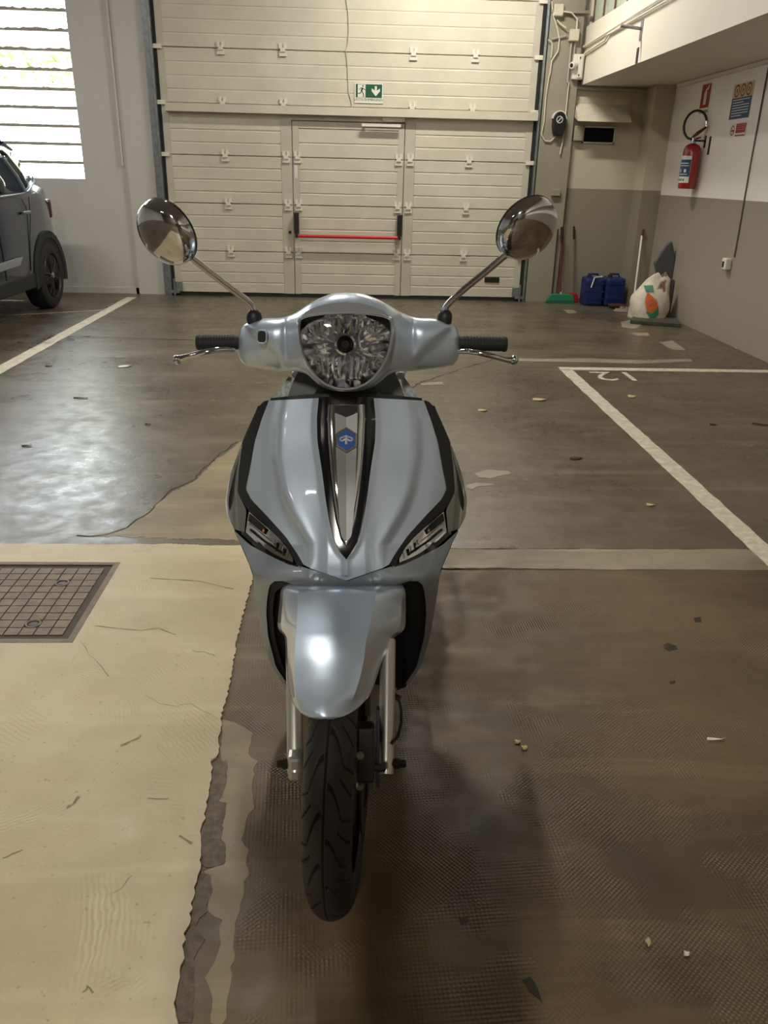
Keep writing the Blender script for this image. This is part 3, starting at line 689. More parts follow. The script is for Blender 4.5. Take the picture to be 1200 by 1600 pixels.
tag(put('cable', MB().tube([aY(x, y, PY-0.03) for x, y in [(856,62),(862,66),(863,75),(861,90)]], 0.006, 8), M_cable, smooth=True), 'short bent white cable beside the door track', 'cable')
tag(put('cable', MB().tube([aY(x, y, PY-0.04) for x, y in [(870,31),(875,37),(880,41),(884,44)]], 0.009, 8), M_cable, smooth=True), 'lower white cable between the two junction boxes', 'cable')
tag(put('cable', MB().tube([aY(x, y, PY-0.04) for x, y in [(880,18),(893,20),(902,30),(901,46)]], 0.009, 8), M_cable, smooth=True), 'upper looped white cable between the two junction boxes', 'cable')
def jbox(px, py, w2, h2, dep, label, name='junction_box'):
    p = aY(px, py, PY); t = thing(name, label, 'junction box', (p.x, PY, p.z-h2))
    put('housing', MB().box((p.x-w2, PY-dep, p.z-h2), (p.x+w2, PY, p.z+h2)), M_boxw, parent=t, bevel=0.006)
    put('lid', MB().box((p.x-w2*0.92, PY-dep-0.006, p.z-h2*0.92), (p.x+w2*0.92, PY-dep, p.z+h2*0.92)), M_boxw, parent=t, bevel=0.003)
    for sx in (-1, 1):
        for sz in (-1, 1): put('screw', MB().lathe([(0,0.003),(0.004,0.002),(0.004,0)], axisM((p.x+sx*w2*0.75, PY-dep-0.006, p.z+sz*h2*0.75), (0,-1,0)), 8), M_galv, parent=t)
    return t
jbox(872, 17, 0.052, 0.058, 0.05, 'upper white junction box at the top of the pier')
jbox(896, 56, 0.052, 0.058, 0.055, 'lower white junction box beside the end of the beam')
q = aY(885, 56, PY-0.02)
tag(put('conduit', MB().tube([q, q+Vector((-0.16, 0, -0.035))], 0.008, 8), M_pipe, smooth=True), 'short grey conduit running left out of the lower junction box', 'conduit')
q = aY(893, 66, PY-0.02)
tag(put('conduit', MB().tube([q, q+Vector((0.0,0,-0.40))], 0.010, 8), M_pipe, smooth=True), 'left grey vertical conduit below the lower junction box', 'conduit')
q = aY(899, 66, PY-0.02)
tag(put('conduit', MB().tube([q, q+Vector((0.0,0,-0.16))], 0.008, 8), M_pipe, smooth=True), 'right short grey vertical conduit below the lower junction box', 'conduit')
q = aY(889, 128, PY-0.02)
tag(put('conduit', MB().tube([q, q+Vector((0.0,0,-0.55)), q+Vector((-0.02,0,-0.75))], 0.007, 8), M_cable, smooth=True), 'thin cable running down the pier edge beside the black control unit', 'cable')
# camera on its white back box at the end of the beam
p = aY(903, 105, PY-0.02)
sc = thing('security_camera', 'white security camera on a back box at the beam end', 'camera', (p.x, PY, p.z-0.12))
put('back_box', MB().box((p.x-0.065, PY-0.06, p.z-0.125), (p.x+0.055, PY, p.z+0.125)), M_white, parent=sc, bevel=0.008)
put('cover_plate', MB().box((p.x-0.01, PY-0.075, p.z-0.11), (p.x+0.04, PY-0.06, p.z+0.11)), M_white, parent=sc, bevel=0.004)
for dz in (-0.085, 0.085): put('screw_hole', MB().box((p.x-0.002, PY-0.077, p.z+dz-0.01), (p.x+0.010, PY-0.075, p.z+dz+0.01)), M_blk, parent=sc)
d = Vector((-0.75, -0.65, -0.08)).normalized(); c_ = Vector((p.x-0.06, PY-0.07, p.z+0.01))
put('camera_head', MB().lathe([(0,-0.05),(0.03,-0.045),(0.036,-0.02),(0.036,0.035),(0.032,0.045),(0.022,0.046)], axisM(c_, d), 20), M_white, parent=sc, smooth=True)
put('lens', MB().lathe([(0,0.048),(0.012,0.047),(0.022,0.044),(0.022,0.03)], axisM(c_, d), 16), M_blk, parent=sc, smooth=True)
# hood and black ventilation grille below it
p0 = aY(885, 160, YB-0.03); 
a_ = aY(898, 166, YB-0.04); b_ = aY(980, 164, YB-0.04); c1_ = aY(903, 190, YB-0.30); d1_ = aY(987, 192, YB-0.30)
hd = thing('vent_hood', 'sloping cream metal hood above the black grille in the alcove', 'hood', (a_.x, YB-0.03, c1_.z))
Y0 = YB-0.032; x0, x1 = a_.x, aY(984,150,Y0).x
zt = aY(940, 152, Y0).z; zm = aY(940, 163, Y0).z; c1z = aY(940, 190, YB-0.26).z; xa = aY(903,190,YB-0.26).x; xb = aY(987,192,YB-0.26).x
put('back_plate', MB().box((x0, Y0-0.004, zm), (x1, Y0, zt)), M_boxw, parent=hd)
put('sloping_plate', MB().prism([(x0, Y0-0.004, zm), (x1, Y0-0.004, zm), (xb, YB-0.26, c1z), (xa, YB-0.26, c1z)], (0, 0.003, -0.004)), M_boxw, parent=hd)
put('side_cheek', MB().prism([(x0, Y0-0.004, zm), (xa, YB-0.26, c1z), (x0, Y0-0.004, c1z+0.06)], (0.004,0,0)), M_boxw, parent=hd)
put('side_cheek', MB().prism([(x1, Y0-0.004, zm), (xb, YB-0.26, c1z), (x1, Y0-0.004, c1z+0.06)], (-0.004,0,0)), M_boxw, parent=hd)
ga = aY(911, 197, Y0); gb = aY(958, 225, Y0)
vg = thing('ventilation_grille', 'black grille in a pale frame under the cream hood', 'grille', ((ga.x+gb.x)/2, Y0, gb.z))
fw = 0.014
put('frame', MB().box((ga.x, Y0-0.03, gb.z), (gb.x, Y0, gb.z+fw)).box((ga.x, Y0-0.03, ga.z-fw), (gb.x, Y0, ga.z)).box((gb.x-fw, Y0-0.03, gb.z), (gb.x, Y0, ga.z)).box((ga.x, Y0-0.03, gb.z), (ga.x+fw, Y0, ga.z)), M_boxw, parent=vg)
put('back_plate', MB().box((ga.x+fw, Y0-0.01, gb.z+fw), (gb.x-fw, Y0, ga.z-fw)), M_blk, parent=vg)
for k in range(9):
    z = gb.z+fw+0.012+k*((ga.z-gb.z-2*fw-0.02)/9)
    put('slat', MB().prism([(ga.x+fw, Y0-0.026, z), (gb.x-fw, Y0-0.026, z), (gb.x-fw, Y0-0.012, z+0.016), (ga.x+fw, Y0-0.012, z+0.016)], (0,-0.001,-0.002)), M_blk, parent=vg)
pb = aY(903, 208, Y0)
tag(put('junction_box', MB().box((pb.x-0.058, Y0-0.06, pb.z-0.085), (pb.x+0.05, Y0, pb.z+0.075)), mat('grey_green_box', srgb(160,160,138), 0.5), bevel=0.01), 'grey green plastic box beside the black grille', 'junction box')
# conduit along the alcove top, pipes on the beam
tag(put('conduit', MB().tube([(2.50, YB-0.06, 2.385), (3.36, YB-0.06, 2.375)], 0.018, 10), M_pipe, smooth=True), 'grey conduit along the top of the alcove under the beam', 'conduit')
a_ = aX(903, 79, XB-0.02); b_ = aX(1063, -22, XB-0.02)
tag(put('conduit', MB().tube([a_, b_, b_+Vector((0,-7,0))], 0.011, 8), M_beam, smooth=True), 'upper of the two white conduits along the beam', 'conduit')
a_ = aX(908, 88, XB-0.02); c_ = aX(946, 62, XB-0.02); e_ = aX(950, 54, XB-0.02); 
tag(put('conduit', MB().tube([a_, c_, e_, aX(1075, -18, XB-0.02), aX(1075, -18, XB-0.02)+Vector((0,-7,0))], 0.010, 8), M_beam, smooth=True), 'lower white conduit stepping up along the beam', 'conduit')
a_ = aX(1003, 45, XB); 
br = thing('wall_bracket', 'grey steel arm bracket sticking out of the beam face', 'bracket', (XB, a_.y, a_.z-0.06))
put('plate', MB().box((XB-0.008, a_.y-0.03, a_.z-0.09), (XB, a_.y+0.03, a_.z+0.07)), M_galv, parent=br)
tip = aY(970, 40, a_.y)
put('arm', MB().tube([(XB, a_.y, a_.z), tip], 0.014, 8), M_galv, parent=br)
a_ = aX(996, 87, XB)
tag(put('wall_slot', MB().box((XB-0.004, a_.y-0.03, a_.z-0.06), (XB-0.0005, a_.y+0.03, a_.z+0.065)), M_blk), 'dark notch in the lower edge of the beam face', 'slot')
# sensor and its cable on the right wall
p = aX(1140, 412, XR)
so = thing('wall_socket', 'small white socket low on the right wall at the end of a cable', 'socket', (XR, p.y, p.z-0.05))
put('housing', MB().box((XR-0.06, p.y-0.05, p.z-0.055), (XR, p.y+0.05, p.z+0.05)), M_white, parent=so, bevel=0.012)
put('socket_hole', MB().box((XR-0.0625, p.y-0.015, p.z-0.035), (XR-0.059, p.y+0.028, p.z+0.02)), M_blk, parent=so, bevel=0.006)
a_ = aX(1147, 402, XR-0.008); b_ = aX(1150, 380, XR-0.008)
tag(put('cable', MB().tube([a_, (XR-0.008, a_.y, b_.z+0.05), (XR-0.008, a_.y+0.02, 1.6), (XR-0.008, a_.y+0.02, 2.38)], 0.007, 8), mat('grey_cable', srgb(96,90,82), 0.6), smooth=True), 'grey cable running down the right wall to the socket', 'cable')
p = aY(868, 302, PY)
tag(put('wall_socket', MB().box((p.x-0.055, PY-0.04, p.z-0.03), (p.x+0.05, PY, p.z+0.045)), M_pier, bevel=0.006), 'painted-over socket box low on the pier behind the right mirror', 'socket')

# ------------------------------------------------------------------ brooms, cans, bag
M_bluecan = mat('blue_canister', srgb(22,42,100), 0.38, var=0.12, vscale=20)
M_wood = mat('red_brown_handle', srgb(98,44,38), 0.45); M_steelp = mat('grey_pole', srgb(110,106,100), 0.4)
M_grnb = mat('green_broom', srgb(34,128,92), 0.5); M_redp = mat('red_dustpan', srgb(150,34,36), 0.45)
def stick(name, px0, px1, y0, y1, r, m, parent, grip=None):
    a = aY(*px0, y0); b_ = aY(*px1, y1)
    put(name, MB().tube([a, b_], r, 10), m, parent=parent, smooth=True)
    if grip: put('grip', MB().tube([b_.lerp(a, grip), b_+(b_-a).normalized()*0.01], r*1.25, 10), M_blk, parent=parent, smooth=True)
    return a, b_
yb = YB-0.25
p = aZ(875, 474); yb = min(YB-0.2, p.y)
brm = thing('broom', 'green broom with a red brown handle leaning on the pier', 'broom', (aY(875,474,yb).x, yb, 0))
bx = aY(875, 470, yb).x
put('brush_head', MB().prism([(bx-0.17, yb-0.03, 0.03), (bx+0.17, yb-0.03, 0.03), (bx+0.155, yb-0.03, 0.10), (bx+0.10, yb-0.03, 0.115), (bx-0.10, yb-0.03, 0.115), (bx-0.145, yb-0.03, 0.10)], (0, 0.05, 0)), M_grnb, parent=brm, bevel=0.008)
put('bristles', MB().prism([(bx-0.18, yb-0.035, 0.0), (bx+0.18, yb-0.035, 0.0), (bx+0.165, yb-0.03, 0.035), (bx-0.165, yb-0.03, 0.035)], (0, 0.055, 0)), mat('dark_green_bristle', srgb(24,84,62), 0.9), parent=brm)
stick('handle', (875,460), (878,356), yb, PY-0.03, 0.013, M_wood, brm, 0.22)
put('ferrule', MB().tube([(bx, yb, 0.10), (bx, yb, 0.14)], 0.017, 10), mat('cream_ferrule', srgb(204,184,140), 0.5), parent=brm, smooth=True)
b2 = thing('broom_stick', 'thin dark broom stick leaning beside the red brown handle', 'stick', (aY(866,462,yb+0.05).x, yb+0.05, 0))
stick('pole', (861,474), (872,358), yb+0.09, PY-0.035, 0.009, mat('dark_pole', srgb(50,44,40), 0.5), b2)
b3 = thing('dustpan', 'red dustpan with a tall grey handle beside the green broom', 'dustpan', (aY(900,473,yb).x, yb, 0))
dx = aY(900, 470, yb).x
put('pan', MB().prism([(dx-0.11, yb+0.07, 0.0), (dx+0.05, yb+0.07, 0.0), (dx+0.055, yb+0.07, 0.05), (dx+0.02, yb+0.07, 0.115), (dx-0.09, yb+0.07, 0.115)], (0, 0.08, 0)), M_redp, parent=b3, bevel=0.01)
stick('handle', (896,462), (897,355), yb+0.11, YB-0.06, 0.010, M_steelp, b3, 0.17)
def canister(px0, px1, py0, py1, y, label, strap=False):
    a = aY(px0, py1, y); b_ = aY(px1, py1, y); h = aY((px0+px1)/2, py0, y).z; x0, x1 = a.x, b_.x
    t = thing('canister', label, 'canister', ((x0+x1)/2, y, 0), 'blue canisters in the alcove')
    put('body', MB().box((x0, y, 0.0), (x1, y+0.24, h-0.02)), M_bluecan, parent=t, bevel=0.03)
    put('carry_handle', MB().tube([((x0+x1)/2-0.07, y+0.12, h-0.03), ((x0+x1)/2-0.06, y+0.12, h+0.015), ((x0+x1)/2+0.05, y+0.12, h+0.015), ((x0+x1)/2+0.07, y+0.12, h-0.03)], 0.012, 8), M_bluecan, parent=t, smooth=True)
    put('cap', MB().lathe([(0,0.04),(0.025,0.04),(0.028,0.0)], Matrix.Translation((x0+0.05, y+0.06, h-0.025)), 14), M_blk, parent=t)
    for k in (0.25, 0.5, 0.75): put('rib', MB().box((x0-0.002, y-0.004, h*k-0.008), (x1+0.002, y, h*k+0.008)), M_bluecan, parent=t)
    if strap:
        put('strap', MB().tube([((x0+x1)/2+0.08, y+0.02, h+0.0), ((x0+x1)/2-0.02, y-0.006, h-0.01), ((x0+x1)/2-0.05, y-0.01, h-0.13)], 0.008, 6), M_swhite, parent=t, smooth=True)
canister(912, 941, 432, 475, 9.80, 'left blue canister with a white strap over it', True)
canister(944, 974, 432, 475, 9.78, 'right blue canister beside the corner pillar')
wp = thing('mop_stick', 'white pole with a brown tip leaning in the corner', 'stick', (aY(990,486,9.55).x, 9.55, 0))
stick('pole', (989,478), (1003,368), 9.6, YB-0.38, 0.012, M_swhite, wp)
a_ = aY(1003, 370, YB-0.38); b_ = aY(1005.5, 358, YB-0.38)
put('tip', MB().tube([a_, b_], 0.013, 10), M_wood, parent=wp, smooth=True)
# crumpled cloth and dark lid behind the bag
def cloth(cx, cy, rx, ry, h, m, name, label, cat, seed):
    rnd = random.Random(seed); rows = []
    for i in range(9):
        r = i/8; rows.append([Vector((cx+rx*r*math.cos(a)*(1+0.12*math.sin(3*a+seed)), cy+ry*r*math.sin(a), 0.004+max(0, h*(1-r**2)*(0.6+0.4*math.sin(5*a+6*r)) + (rnd.uniform(-1,1)*h*0.25 if 0<i<8 else 0)))) for a in [2*math.pi*j/20 for j in range(20)]])
    return tag(put(name, MB().grid(rows, closed=True), m, smooth=True, solid=0.004), label, cat)
p = aZ(968, 480); cloth(p.x-0.04, p.y-0.32, 0.14, 0.09, 0.05, mat('dirty_cloth', srgb(128,118,104), 0.9), 'rag', 'crumpled grey rag on the floor in front of the canisters', 'rag', 3)
p = aZ(982, 470); 
tag(put('bowl', MB().lathe([(0,0.0),(0.10,0.0),(0.15,0.03),(0.16,0.06),(0.14,0.065),(0.0,0.05)], Matrix.Translation((3.20, 9.66, 0)) @ Matrix.Scale(0.7, 4), 20), mat('rust_bowl', srgb(70,42,36), 0.6), smooth=True), 'dark brown shallow bowl behind the white sack', 'bowl')
# white sack
M_sack = mat('woven_sack', srgb(214,204,188), 0.7, var=0.15, vscale=14, bump=0.4, bscale=50)
sy = 8.72; sx0, sx1 = aY(990, 496, sy).x, aY(1046, 498, sy).x; shh = aY(1020, 433, sy).z
rnd = random.Random(5); rows = []
cxs = (sx0+sx1)/2; hw = (sx1-sx0)/2
for i in range(15):
    t_ = i/14; z = shh*t_
    wid = hw*(0.98 - 0.02*t_ - (0.22 if t_ > 0.95 else 0.0)*1.0) ; dep = 0.16*(1-t_**2.2) + 0.03; sh_ = 0.035*t_
    if 0.2 < t_ < 0.6: wid *= 1.05
    ring = []
    for j in range(32):
        a = 2*math.pi*j/32; ca, sa = math.cos(a), math.sin(a)
        k = 1+0.03*math.sin(3*a+t_*9)+0.02*math.sin(7*a+t_*15)
        px_ = math.copysign(abs(ca)**0.65, ca)*wid*k; py_ = math.copysign(abs(sa)**0.8, sa)*dep*k
        left_slant = 0.16*max(0, t_-0.45)**1.2*2 if ca < 0 else 0
        zz = z + (0.035*math.sin(2.2*a) + 0.02*math.sin(5*a) if t_ > 0.93 else 0)
        ring.append(Vector((cxs+px_+(left_slant if ca<0 else 0)+sh_*0, sy+0.14+py_, max(0.0, zz))))
    rows.append(ring)
rows.insert(0, [Vector((cxs, sy+0.14, 0.0)) + (v-Vector((cxs, sy+0.14, 0)))*0.5 for v in rows[0]])
sack = thing('sack', 'white woven sack with an orange and green printed mark leaning by the wall', 'sack', (cxs, sy+0.14, 0))
put('sack_body', MB().grid(rows, closed=True), M_sack, parent=sack, smooth=True, sharp=0)
def sack_front(px, py):
    """point on the front of the sack for a pixel"""
    q = aY(px, py, sy); t_ = min(1, max(0, q.z/shh)); dep = 0.16*(1-t_**2.2)+0.03
    xr = min(0.98, abs(q.x-cxs)/(hw*1.0)); return Vector((q.x, sy+0.14-dep*(1-xr**2.2)**0.5*1.0-0.012, q.z))
def sack_print(name, pts, m, ctr=None):
    P = [(x, y) for x, y in pts]; cx_ = sum(x for x, y in P)/len(P); cy_ = sum(y for x, y in P)/len(P)
    rows = []
    for k in (0.02, 0.35, 0.7, 1.0): rows.append([sack_front(cx_+(x-cx_)*k, cy_+(y-cy_)*k) for x, y in P])
    return put(name, MB().grid(rows, closed=True), m, parent=sack)
sack_print('orange_mark', [(1013,457),(1020,464),(1026,472),(1025,482),(1014,490),(1008,484),(1007,472),(1009,463)], mat('print_orange', srgb(206,104,44), 0.6))
sack_print('green_mark', [(1007,486),(1013,490),(1022,484),(1027,476),(1026,490),(1020,497),(1012,496)], mat('print_green', srgb(48,128,90), 0.6))
sack_print('green_block', [(1008,447),(1022,446),(1022,455),(1010,456)], mat('print_teal', srgb(80,150,128), 0.6))
q = sack_front(1016, 471)
text_mesh('sack_letters', 'FPS', 0.075, frameM(q+Vector((0.0,-0.008,0)), (1,0,0.06), (0,0,1)), mat('print_red', srgb(232,150,120), 0.6), sack, 0.002)
sack_print('brown_stain', [(1037,441),(1042,442),(1041,458),(1037,457)], mat('print_brown', srgb(140,96,80), 0.7))
# grey fairing-like board standing behind the sack, and the dark slab on the floor
M_board = mat('dark_grey_board', srgb(84,84,88), 0.6, var=0.15, vscale=20)
pp = [(1051,377),(1045,379),(1033,395),(1023,411),(1025,420),(1032,430),(1036,445),(1046,445),(1053,430),(1055,400)]
pts = [aY(x, y, 9.08) for x, y in pp]
pts = pts[:5] + [Vector((pts[5].x, 9.08, 0.30)), Vector((pts[5].x+0.03, 9.08, 0)), Vector((min(pts[8].x+0.02, XR-0.06), 9.08, 0))] + pts[8:]
tag(put('pointed_board', MB().prism([p_ + Vector((0, 0.0, 0)) for p_ in pts] , (0.0, 0.05, 0)), M_board, bevel=0.012, loc=pts[5]), 'dark grey pointed board standing out of the top of the sack', 'board')
a_ = aX(1054, 498, XR-0.02)
q0 = aY(1050, 440, 9.1)
tag(put('plank', MB().box((XR-0.05, 8.99, 0.0), (XR-0.012, 9.06, 0.42)), M_board), 'narrow dark plank upright between the sack and the wall', 'plank')
sl = [aZ(984, 506), aZ(1064, 512), aZ(1054, 500), aZ(992, 494)]
sl = [Vector((v.x, v.y, 0)) for v in sl]
tag(put('stone_slab', MB().prism(sl, (0, 0, 0.045)), mat('dark_slab', srgb(74,72,64), 0.7, var=0.3, vscale=14, bump=0.6), bevel=0.008), 'flat dark slab lying on the floor in front of the sack', 'slab')

# ------------------------------------------------------------------ manhole cover
M_iron = mat('worn_iron', srgb(112,98,82), 0.55, metal=0.35, var=0.22, vscale=18, bump=0.3, bscale=90)
mh = thing('manhole_cover', 'square brown iron manhole cover with a gridded top in the beige screed', 'manhole cover', ((MX0+MX1)/2, (MY0+MY1)/2, -0.03))
e = 0.022
b = MB().box((MX0, MY0, -0.03), (MX1, MY0+e, 0.008)).box((MX0, MY1-e, -0.03), (MX1, MY1, 0.008)).box((MX0, MY0+e, -0.03), (MX0+e, MY1-e, 0.008)).box((MX1-e, MY0+e, -0.03), (MX1, MY1-e, 0.008))
put('frame', b, M_iron, parent=mh)
b = MB().box((MX0+e+0.004, MY0+e+0.004, -0.03), (MX1-e-0.004, MY1-e-0.004, 0.003))
lid = put('lid', b, mat('iron_groove', srgb(62,53,44), 0.7, var=0.2, vscale=20), parent=mh)
nx, ny = 13, 10
cw, ch = (MX1-MX0-2*e-0.05)/nx, (MY1-MY0-2*e-0.05)/ny
tile = None
for i in range(nx):
    for j in range(ny):
        x = MX0+e+0.025+i*cw; y = MY0+e+0.025+j*ch
        if (i, j) in ((nx-3, 1), (nx-3, ny-3)): continue
        if tile is None:
            tile = put('raised_square', MB().prism([(x+0.0022,y+0.0022,0.003),(x+cw-0.0022,y+0.0022,0.003),(x+cw-0.0022,y+ch-0.0022,0.003),(x+0.0022,y+ch-0.0022,0.003)], (0,0,0.0030)), M_iron, parent=lid, loc=(x, y, 0)); tbase = (x, y)
        else: again(tile, lid, (x, y, 0))
for i, j in ((nx-3, 1), (nx-3, ny-3)):
    x = MX0+e+0.025+(i+0.5)*cw; y = MY0+e+0.025+(j+0.5)*ch
    put('lifting_hole', MB().prism([(x+0.016*math.cos(a), y+0.012*math.sin(a), 0.003) for a in [k*math.pi/6 for k in range(12)]], (0,0,0.002)), M_blk, parent=lid)
    put('hole_rim', MB().lathe([(0.018,0.003),(0.020,0.008),(0.026,0.008),(0.028,0.003)], Matrix.Translation((x, y, 0)), 16), M_iron, parent=lid)

# ------------------------------------------------------------------ scraps and leaves on the floor
M_dl = mat('dry_leaf', srgb(190,176,130), 0.7); M_dd = mat('dark_leaf', srgb(48,38,30), 0.8); M_pap = mat('paper_scrap', srgb(224,222,212), 0.7)
def scrap(px, py, l, wd, rot, m, label, name='fallen_leaf', cat='leaf'):
    c = aZ(px, py); z0 = 0.009 if (c.x < -0.4 and c.y < 2.95) else 0.002
    d = Vector((math.cos(rot), math.sin(rot), 0)); n = Vector((-d.y, d.x, 0)); rows = []
    for i in range(7):
        t_ = i/6; ww = wd*math.sin(math.pi*(0.06+0.88*t_)); base = c + d*(t_-0.5)*l
        rows.append([base-n*ww+Vector((0,0,z0+0.006*t_)), base+Vector((0,0,z0+0.001+0.004*t_)), base+n*ww+Vector((0,0,z0+0.009*(1-t_)))])
    return tag(put(name, MB().grid(rows), m, smooth=True, solid=0.001), label, cat)
scrap(195, 573, 0.10, 0.03, 0.6, M_pap, 'small white paper scrap on the shiny floor left of the scooter', 'paper_scrap', 'scrap')
scrap(126, 623, 0.09, 0.012, 0.1, M_dd, 'thin dark leaf on the shiny floor left of the scooter')
scrap(42, 698, 0.05, 0.012, 0.4, M_dd, 'dark curled leaf near the left edge beyond the manhole')
scrap(231, 664, 0.03, 0.01, 0, M_dd, 'tiny dark leaf on the floor left of the scooter shield')
scrap(76, 573, 0.05, 0.015, 0.3, M_dd, 'small dark speck of leaf beside the left bay line')
scrap(843, 625, 0.10, 0.03, 0.1, M_dl, 'dry yellow leaf right of the scooter, left of the bay line')
scrap(754, 642, 0.06, 0.018, 0, M_dl, 'small pale leaf just right of the scooter handlebar')
scrap(987, 620, 0.07, 0.03, 0.5, M_dl, 'pale leaf inside the right bay near the painted number')
scrap(1114, 664, 0.05, 0.014, 0.2, M_dd, 'dark leaf bit inside the right bay')
scrap(1188, 664, 0.10, 0.012, -0.3, M_dd, 'thin dark twig leaf at the right edge of the picture')
scrap(900, 717, 0.08, 0.02, 0.3, M_dd, 'dark leaf in the middle of the right aisle')
scrap(1016, 790, 0.04, 0.012, 0, M_dl, 'tiny pale leaf beside the right bay line')
scrap(808, 1161, 0.018, 0.008, 0.4, M_dl, 'pale pebble nearest the scooter wheel on the brown floor', 'pebble', 'pebble')
scrap(819, 1170, 0.018, 0.009, 1.0, M_dl, 'pale pebble just right of its neighbour on the brown floor', 'pebble', 'pebble')
scrap(1118, 1157, 0.05, 0.003, 0.0, M_pap, 'thin white strip on the brown floor at the right', 'paper_scrap', 'scrap')
scrap(1072, 1492, 0.012, 0.006, 0.4, M_pap, 'tiny white crumb on the brown floor at the lower right', 'paper_scrap', 'scrap')
scrap(1012, 1474, 0.02, 0.006, 1.3, M_dl, 'pale crumb on the brown floor near the bottom', 'pebble', 'pebble')

# ================================================================== the scooter
def paint_mat(name, color, rough=0.36):
    m = bpy.data.materials.new(name); m.use_nodes = True; t = NT(m); p = t.n['Principled BSDF']
    p.inputs['Base Color'].default_value = c4(color); p.inputs['Metallic'].default_value = 0.50
    p.inputs['Roughness'].default_value = rough; p.inputs['Coat Weight'].default_value = 1.0; p.inputs['Coat Roughness'].default_value = 0.04
    return m
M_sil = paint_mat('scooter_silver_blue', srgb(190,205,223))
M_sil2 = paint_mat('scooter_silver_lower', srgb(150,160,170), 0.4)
M_gl = mat('glossy_grey_side', srgb(150,152,152), 0.14, metal=0.7, coat=1.0)
M_bp = mat('matte_black_trim', srgb(22,23,25), 0.5)
M_gb = mat('gloss_black_trim', srgb(14,15,17), 0.12, coat=0.5)
M_tyre = mat('tyre_rubber', srgb(40,38,36), 0.55)
M_groove = mat('tyre_groove', srgb(10,10,10), 0.8)
M_alu = mat('fork_aluminium', srgb(186,184,178), 0.34, metal=0.7)
M_dark = mat('dark_metal', srgb(60,60,60), 0.4, metal=0.8)
M_lens = mat('clear_lens', (1, 1, 1), 0.03, trans=1.0)
M_lens.node_tree.nodes['Principled BSDF'].inputs['IOR'].default_value = 1.2
M_refl = mat('reflector_chrome', (0.86, 0.89, 0.95), 0.14, metal=1.0)
M_seat = mat('seat_grey_vinyl', srgb(112,114,112), 0.55)
M_brush = M_brush = mat('dark_grey_plate', srgb(92,92,90), 0.38, metal=0.25)
M_blue = mat('badge_blue', srgb(6,70,150), 0.5, spec=0.2)
M_amber = mat('amber_bulb', srgb(220,150,90), 0.3)
SX = -0.010
CXP = 541.0
scoot = thing('scooter', 'silver blue motor scooter with two round chrome mirrors parked facing forward in the middle', 'scooter', (SX, 1.304, 0))

def interp(tab, x):
    if x <= tab[0][0]: return tab[0][1]
    for (a, va), (b, vb) in zip(tab[:-1], tab[1:]):
        if x <= b: return va + (vb-va)*(x-a)/(b-a)
    return tab[-1][1]
def smooth_interp(tab, x):
    if x <= tab[0][0]: return tab[0][1]
    if x >= tab[-1][0]: return tab[-1][1]
    n = len(tab)
    for i in range(n-1):
        if x <= tab[i+1][0]:
            a, va = tab[i]; b, vb = tab[i+1]; t = (x-a)/(b-a)
            def sl(k):
                if k == 0: return (tab[1][1]-tab[0][1])/(tab[1][0]-tab[0][0])
                if k == n-1: return (tab[-1][1]-tab[-2][1])/(tab[-1][0]-tab[-2][0])
                return (tab[k+1][1]-tab[k-1][1])/(tab[k+1][0]-tab[k-1][0])
            m0, m1 = sl(i)*(b-a), sl(i+1)*(b-a)
            return (2*t**3-3*t*t+1)*va + (t**3-2*t*t+t)*m0 + (-2*t**3+3*t*t)*vb + (t**3-t*t)*m1
YC = [(600,1.715),(622,1.700),(660,1.676),(700,1.650),(760,1.606),(820,1.566),(870,1.535),(905,1.525),(930,1.545),(985,1.60),(1070,1.68)]
CREASE = [(622,104),(657,112),(713,114),(767,103),(800,90),(827,74),(850,60),(905,56)]
def Ysh(dx, py, soft=True):
    dx = abs(dx); y = smooth_interp(YC, py)
    y += 0.085*(dx/185.0)**2 + 0.075*max(0, (dx-120)/65.0)**1.8
    c = interp(CREASE, py)
    if py < 905:
        e = dx-c; y += 0.029*(1/(1+math.exp(-e/3.4)))*(1 if py < 850 else max(0, (905-py)/55))
        # gentle hollow between the middle trim and the crease
        y += 0.006*math.sin(min(1, max(0, (dx-30)/(max(c-30, 1))))*math.pi)
    return y
def resample(poly, n):
    P = [Vector((x, y, 0)) for x, y in poly]; L = [0]
    for a, b in zip(P[:-1], P[1:]): L.append(L[-1]+max((b-a).length, 1e-6))
    out = []
    for i in range(n+1):
        s = L[-1]*i/n
        for k in range(len(P)-1):
            if s <= L[k+1]+1e-9:
                t = (s-L[k])/(L[k+1]-L[k]); q = P[k].lerp(P[k+1], t); out.append((q.x, q.y)); break
    return out
def param(A, B, n):
    """A and B given with the same number of knots: knots stay paired"""
    a2, b2 = [], []
    k = len(A)-1; per = max(1, n//k)
    for i in range(k):
        for j in range(per):
            t = j/per
            a2.append((A[i][0]+(A[i+1][0]-A[i][0])*t, A[i][1]+(A[i+1][1]-A[i][1])*t))
            b2.append((B[i][0]+(B[i+1][0]-B[i][0])*t, B[i][1]+(B[i+1][1]-B[i][1])*t))
    a2.append(A[-1]); b2.append(B[-1]); return a2, b2
def smooth_line(P, it=2):
    for _ in range(it):
        Q = [P[0]]
        for a, b, c in zip(P[:-2], P[1:-1], P[2:]): Q.append(((a[0]+2*b[0]+c[0])/4, (a[1]+2*b[1]+c[1])/4))
        P = Q+[P[-1]]
    return P
